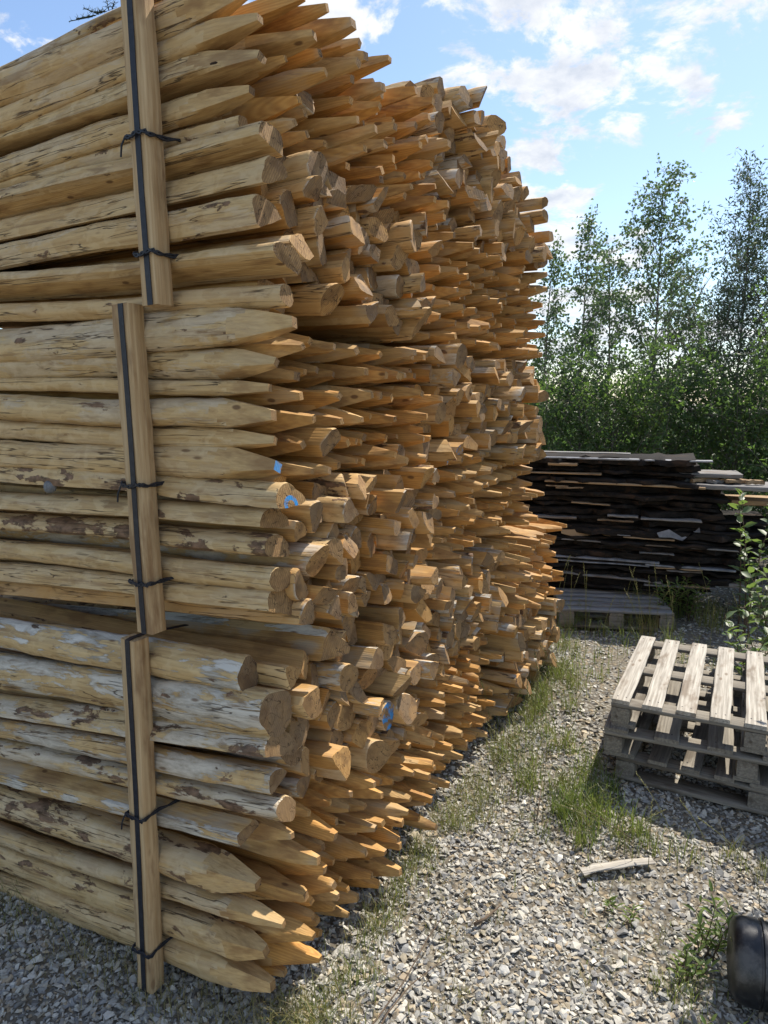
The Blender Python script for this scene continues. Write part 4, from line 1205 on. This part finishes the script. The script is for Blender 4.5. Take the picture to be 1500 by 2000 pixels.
twig('dry_twig', [(-.07, 1.62, .02), (.01, 1.78, .03), (.08, 1.88, .03), (.17, 1.96, .03), (.27, 2.02, .02)], .0030, 'second dark twig crossing the long one, bending to the right')
twig('dry_twig', [(.27, 1.58, .02), (.29, 1.68, .04), (.31, 1.80, .02)], .0024, 'short thin twig standing near the bottom edge')
twig('dry_twig', [(.30, 2.12, .015), (.34, 2.14, .02), (.40, 2.20, .018)], .0075, 'stubby brown stick on the gravel right of the long twigs')
twig('dry_twig', [(.62, 2.66, .03), (.66, 2.78, .06), (.70, 2.92, .03)], .003, 'pale twig in the grass left of the pallets')
twig('dry_twig', [(.95, 2.52, .05), (.86, 2.60, .08), (.74, 2.76, .06)], .002, 'thin twig leaning over the dark grass beside the pallets')
# stone wedged in the side of the stack
bm = bmesh.new(); bmesh.ops.create_icosphere(bm, subdivisions=2, radius=.02)
for v in bm.verts:
    v.co = Vector((v.co.x * 1.05, v.co.y * .7, v.co.z)) * (1 + .12 * math.sin(v.co.x * 130 + 1) * math.cos(v.co.z * 110))
me = bpy.data.meshes.new('grey_stone'); bm.to_mesh(me); bm.free()
me.materials.append(m_simple('grey_stone_surface', (0.12, 0.125, 0.13), .85, (0.24, 0.245, 0.25), 70))
me.polygons.foreach_set('use_smooth', np.ones(len(me.polygons), bool))
o = link('grey_stone', me, M=Matrix.Translation(ST(.775, 0.000, 1.352)))
tag(o, 'small grey stone wedged between two stakes of the middle bundle', 'stone')
# black drum lying on its side
DX = Vector((.93, -.36, 0)).normalized(); DY = Vector((-DX.y, DX.x, 0)); DZ = Vector((0, 0, 1))
prof = [(.004, .0), (.002, .03), (.0, .075), (.004, .098), (.014, .110), (.030, .1165), (.062, .119), (.072, .119), (.0735, .1145), (.079, .1145), (.081, .121), (.090, .121), (.092, .116), (.13, .117), (.20, .117), (.21, .120), (.22, .120), (.222, .116), (.36, .116), (.372, .108), (.375, .08), (.375, .0)]
N = 40; V, F = [], []
for (x, r) in prof:
    for j in range(N):
        t = 2 * math.pi * j / N; V.append((x, r * math.cos(t), r * math.sin(t)))
for i in range(len(prof) - 1):
    for j in range(N): F.append((i * N + j, (i + 1) * N + j, (i + 1) * N + (j + 1) % N, i * N + (j + 1) % N))
sM = NB('scuffed_black_plastic')
co = sM.n('ShaderNodeTexCoord').outputs['Object']
nn = sM.noise(co, 14, 6, .65); sc2 = sM.noise(sM.vmul(co, (60, 14, 14)), 1, 5, .7)
cc = sM.mix(sM.rng(nn, .42, .62, 0, 1, True), (.012, .013, .015), (.075, .072, .068))
cc = sM.mix(sM.rng(sc2, .62, .70, 0, .6, True), cc, (.20, .20, .21))
sM.bump(nn, .2, .002)
M_DRUM = sM.done(cc, sM.rng(nn, .3, .7, .28, .6), .5)
o = link('black_drum', mesh('black_drum', V, F, [M_DRUM], sharp=45), M=basis(DX, DY, DZ, Vector((1.035, 1.90, float(ground_z(1.1, 1.9)) + .118))))
tag(o, 'scuffed black plastic drum lying on its side at the right edge', 'drum')
# conifer sprig on top of the stack
parts = []
b0 = ST(.44, .0, 2.555)
for k in range(7):
    e = b0 + EL * (-.02 + .028 * k - .02) + Vector((0, 0, .015 + .012 * math.sin(k * 2)))
    parts.append(tube([b0 + EL * (.012 * k - .03), e], [.0018, .001], 4))
    for m in range(16):
        t = m / 16; p = (b0 + EL * (.012 * k - .03)).lerp(e, t)
        a = m * 2.4
        parts.append(tube([p, p + Vector((math.cos(a) * .012, math.sin(a) * .006, math.sin(a) * .011 + .004))], [.0007, .0003], 3))
V, F = join(parts)
o = link('conifer_sprig', mesh('conifer_sprig', V, F, [m_simple('dark_needles', (.015, .03, .015), .7)], sharp=None))
tag(o, 'dark conifer sprig lying on the very top of the stake stack', 'sprig')
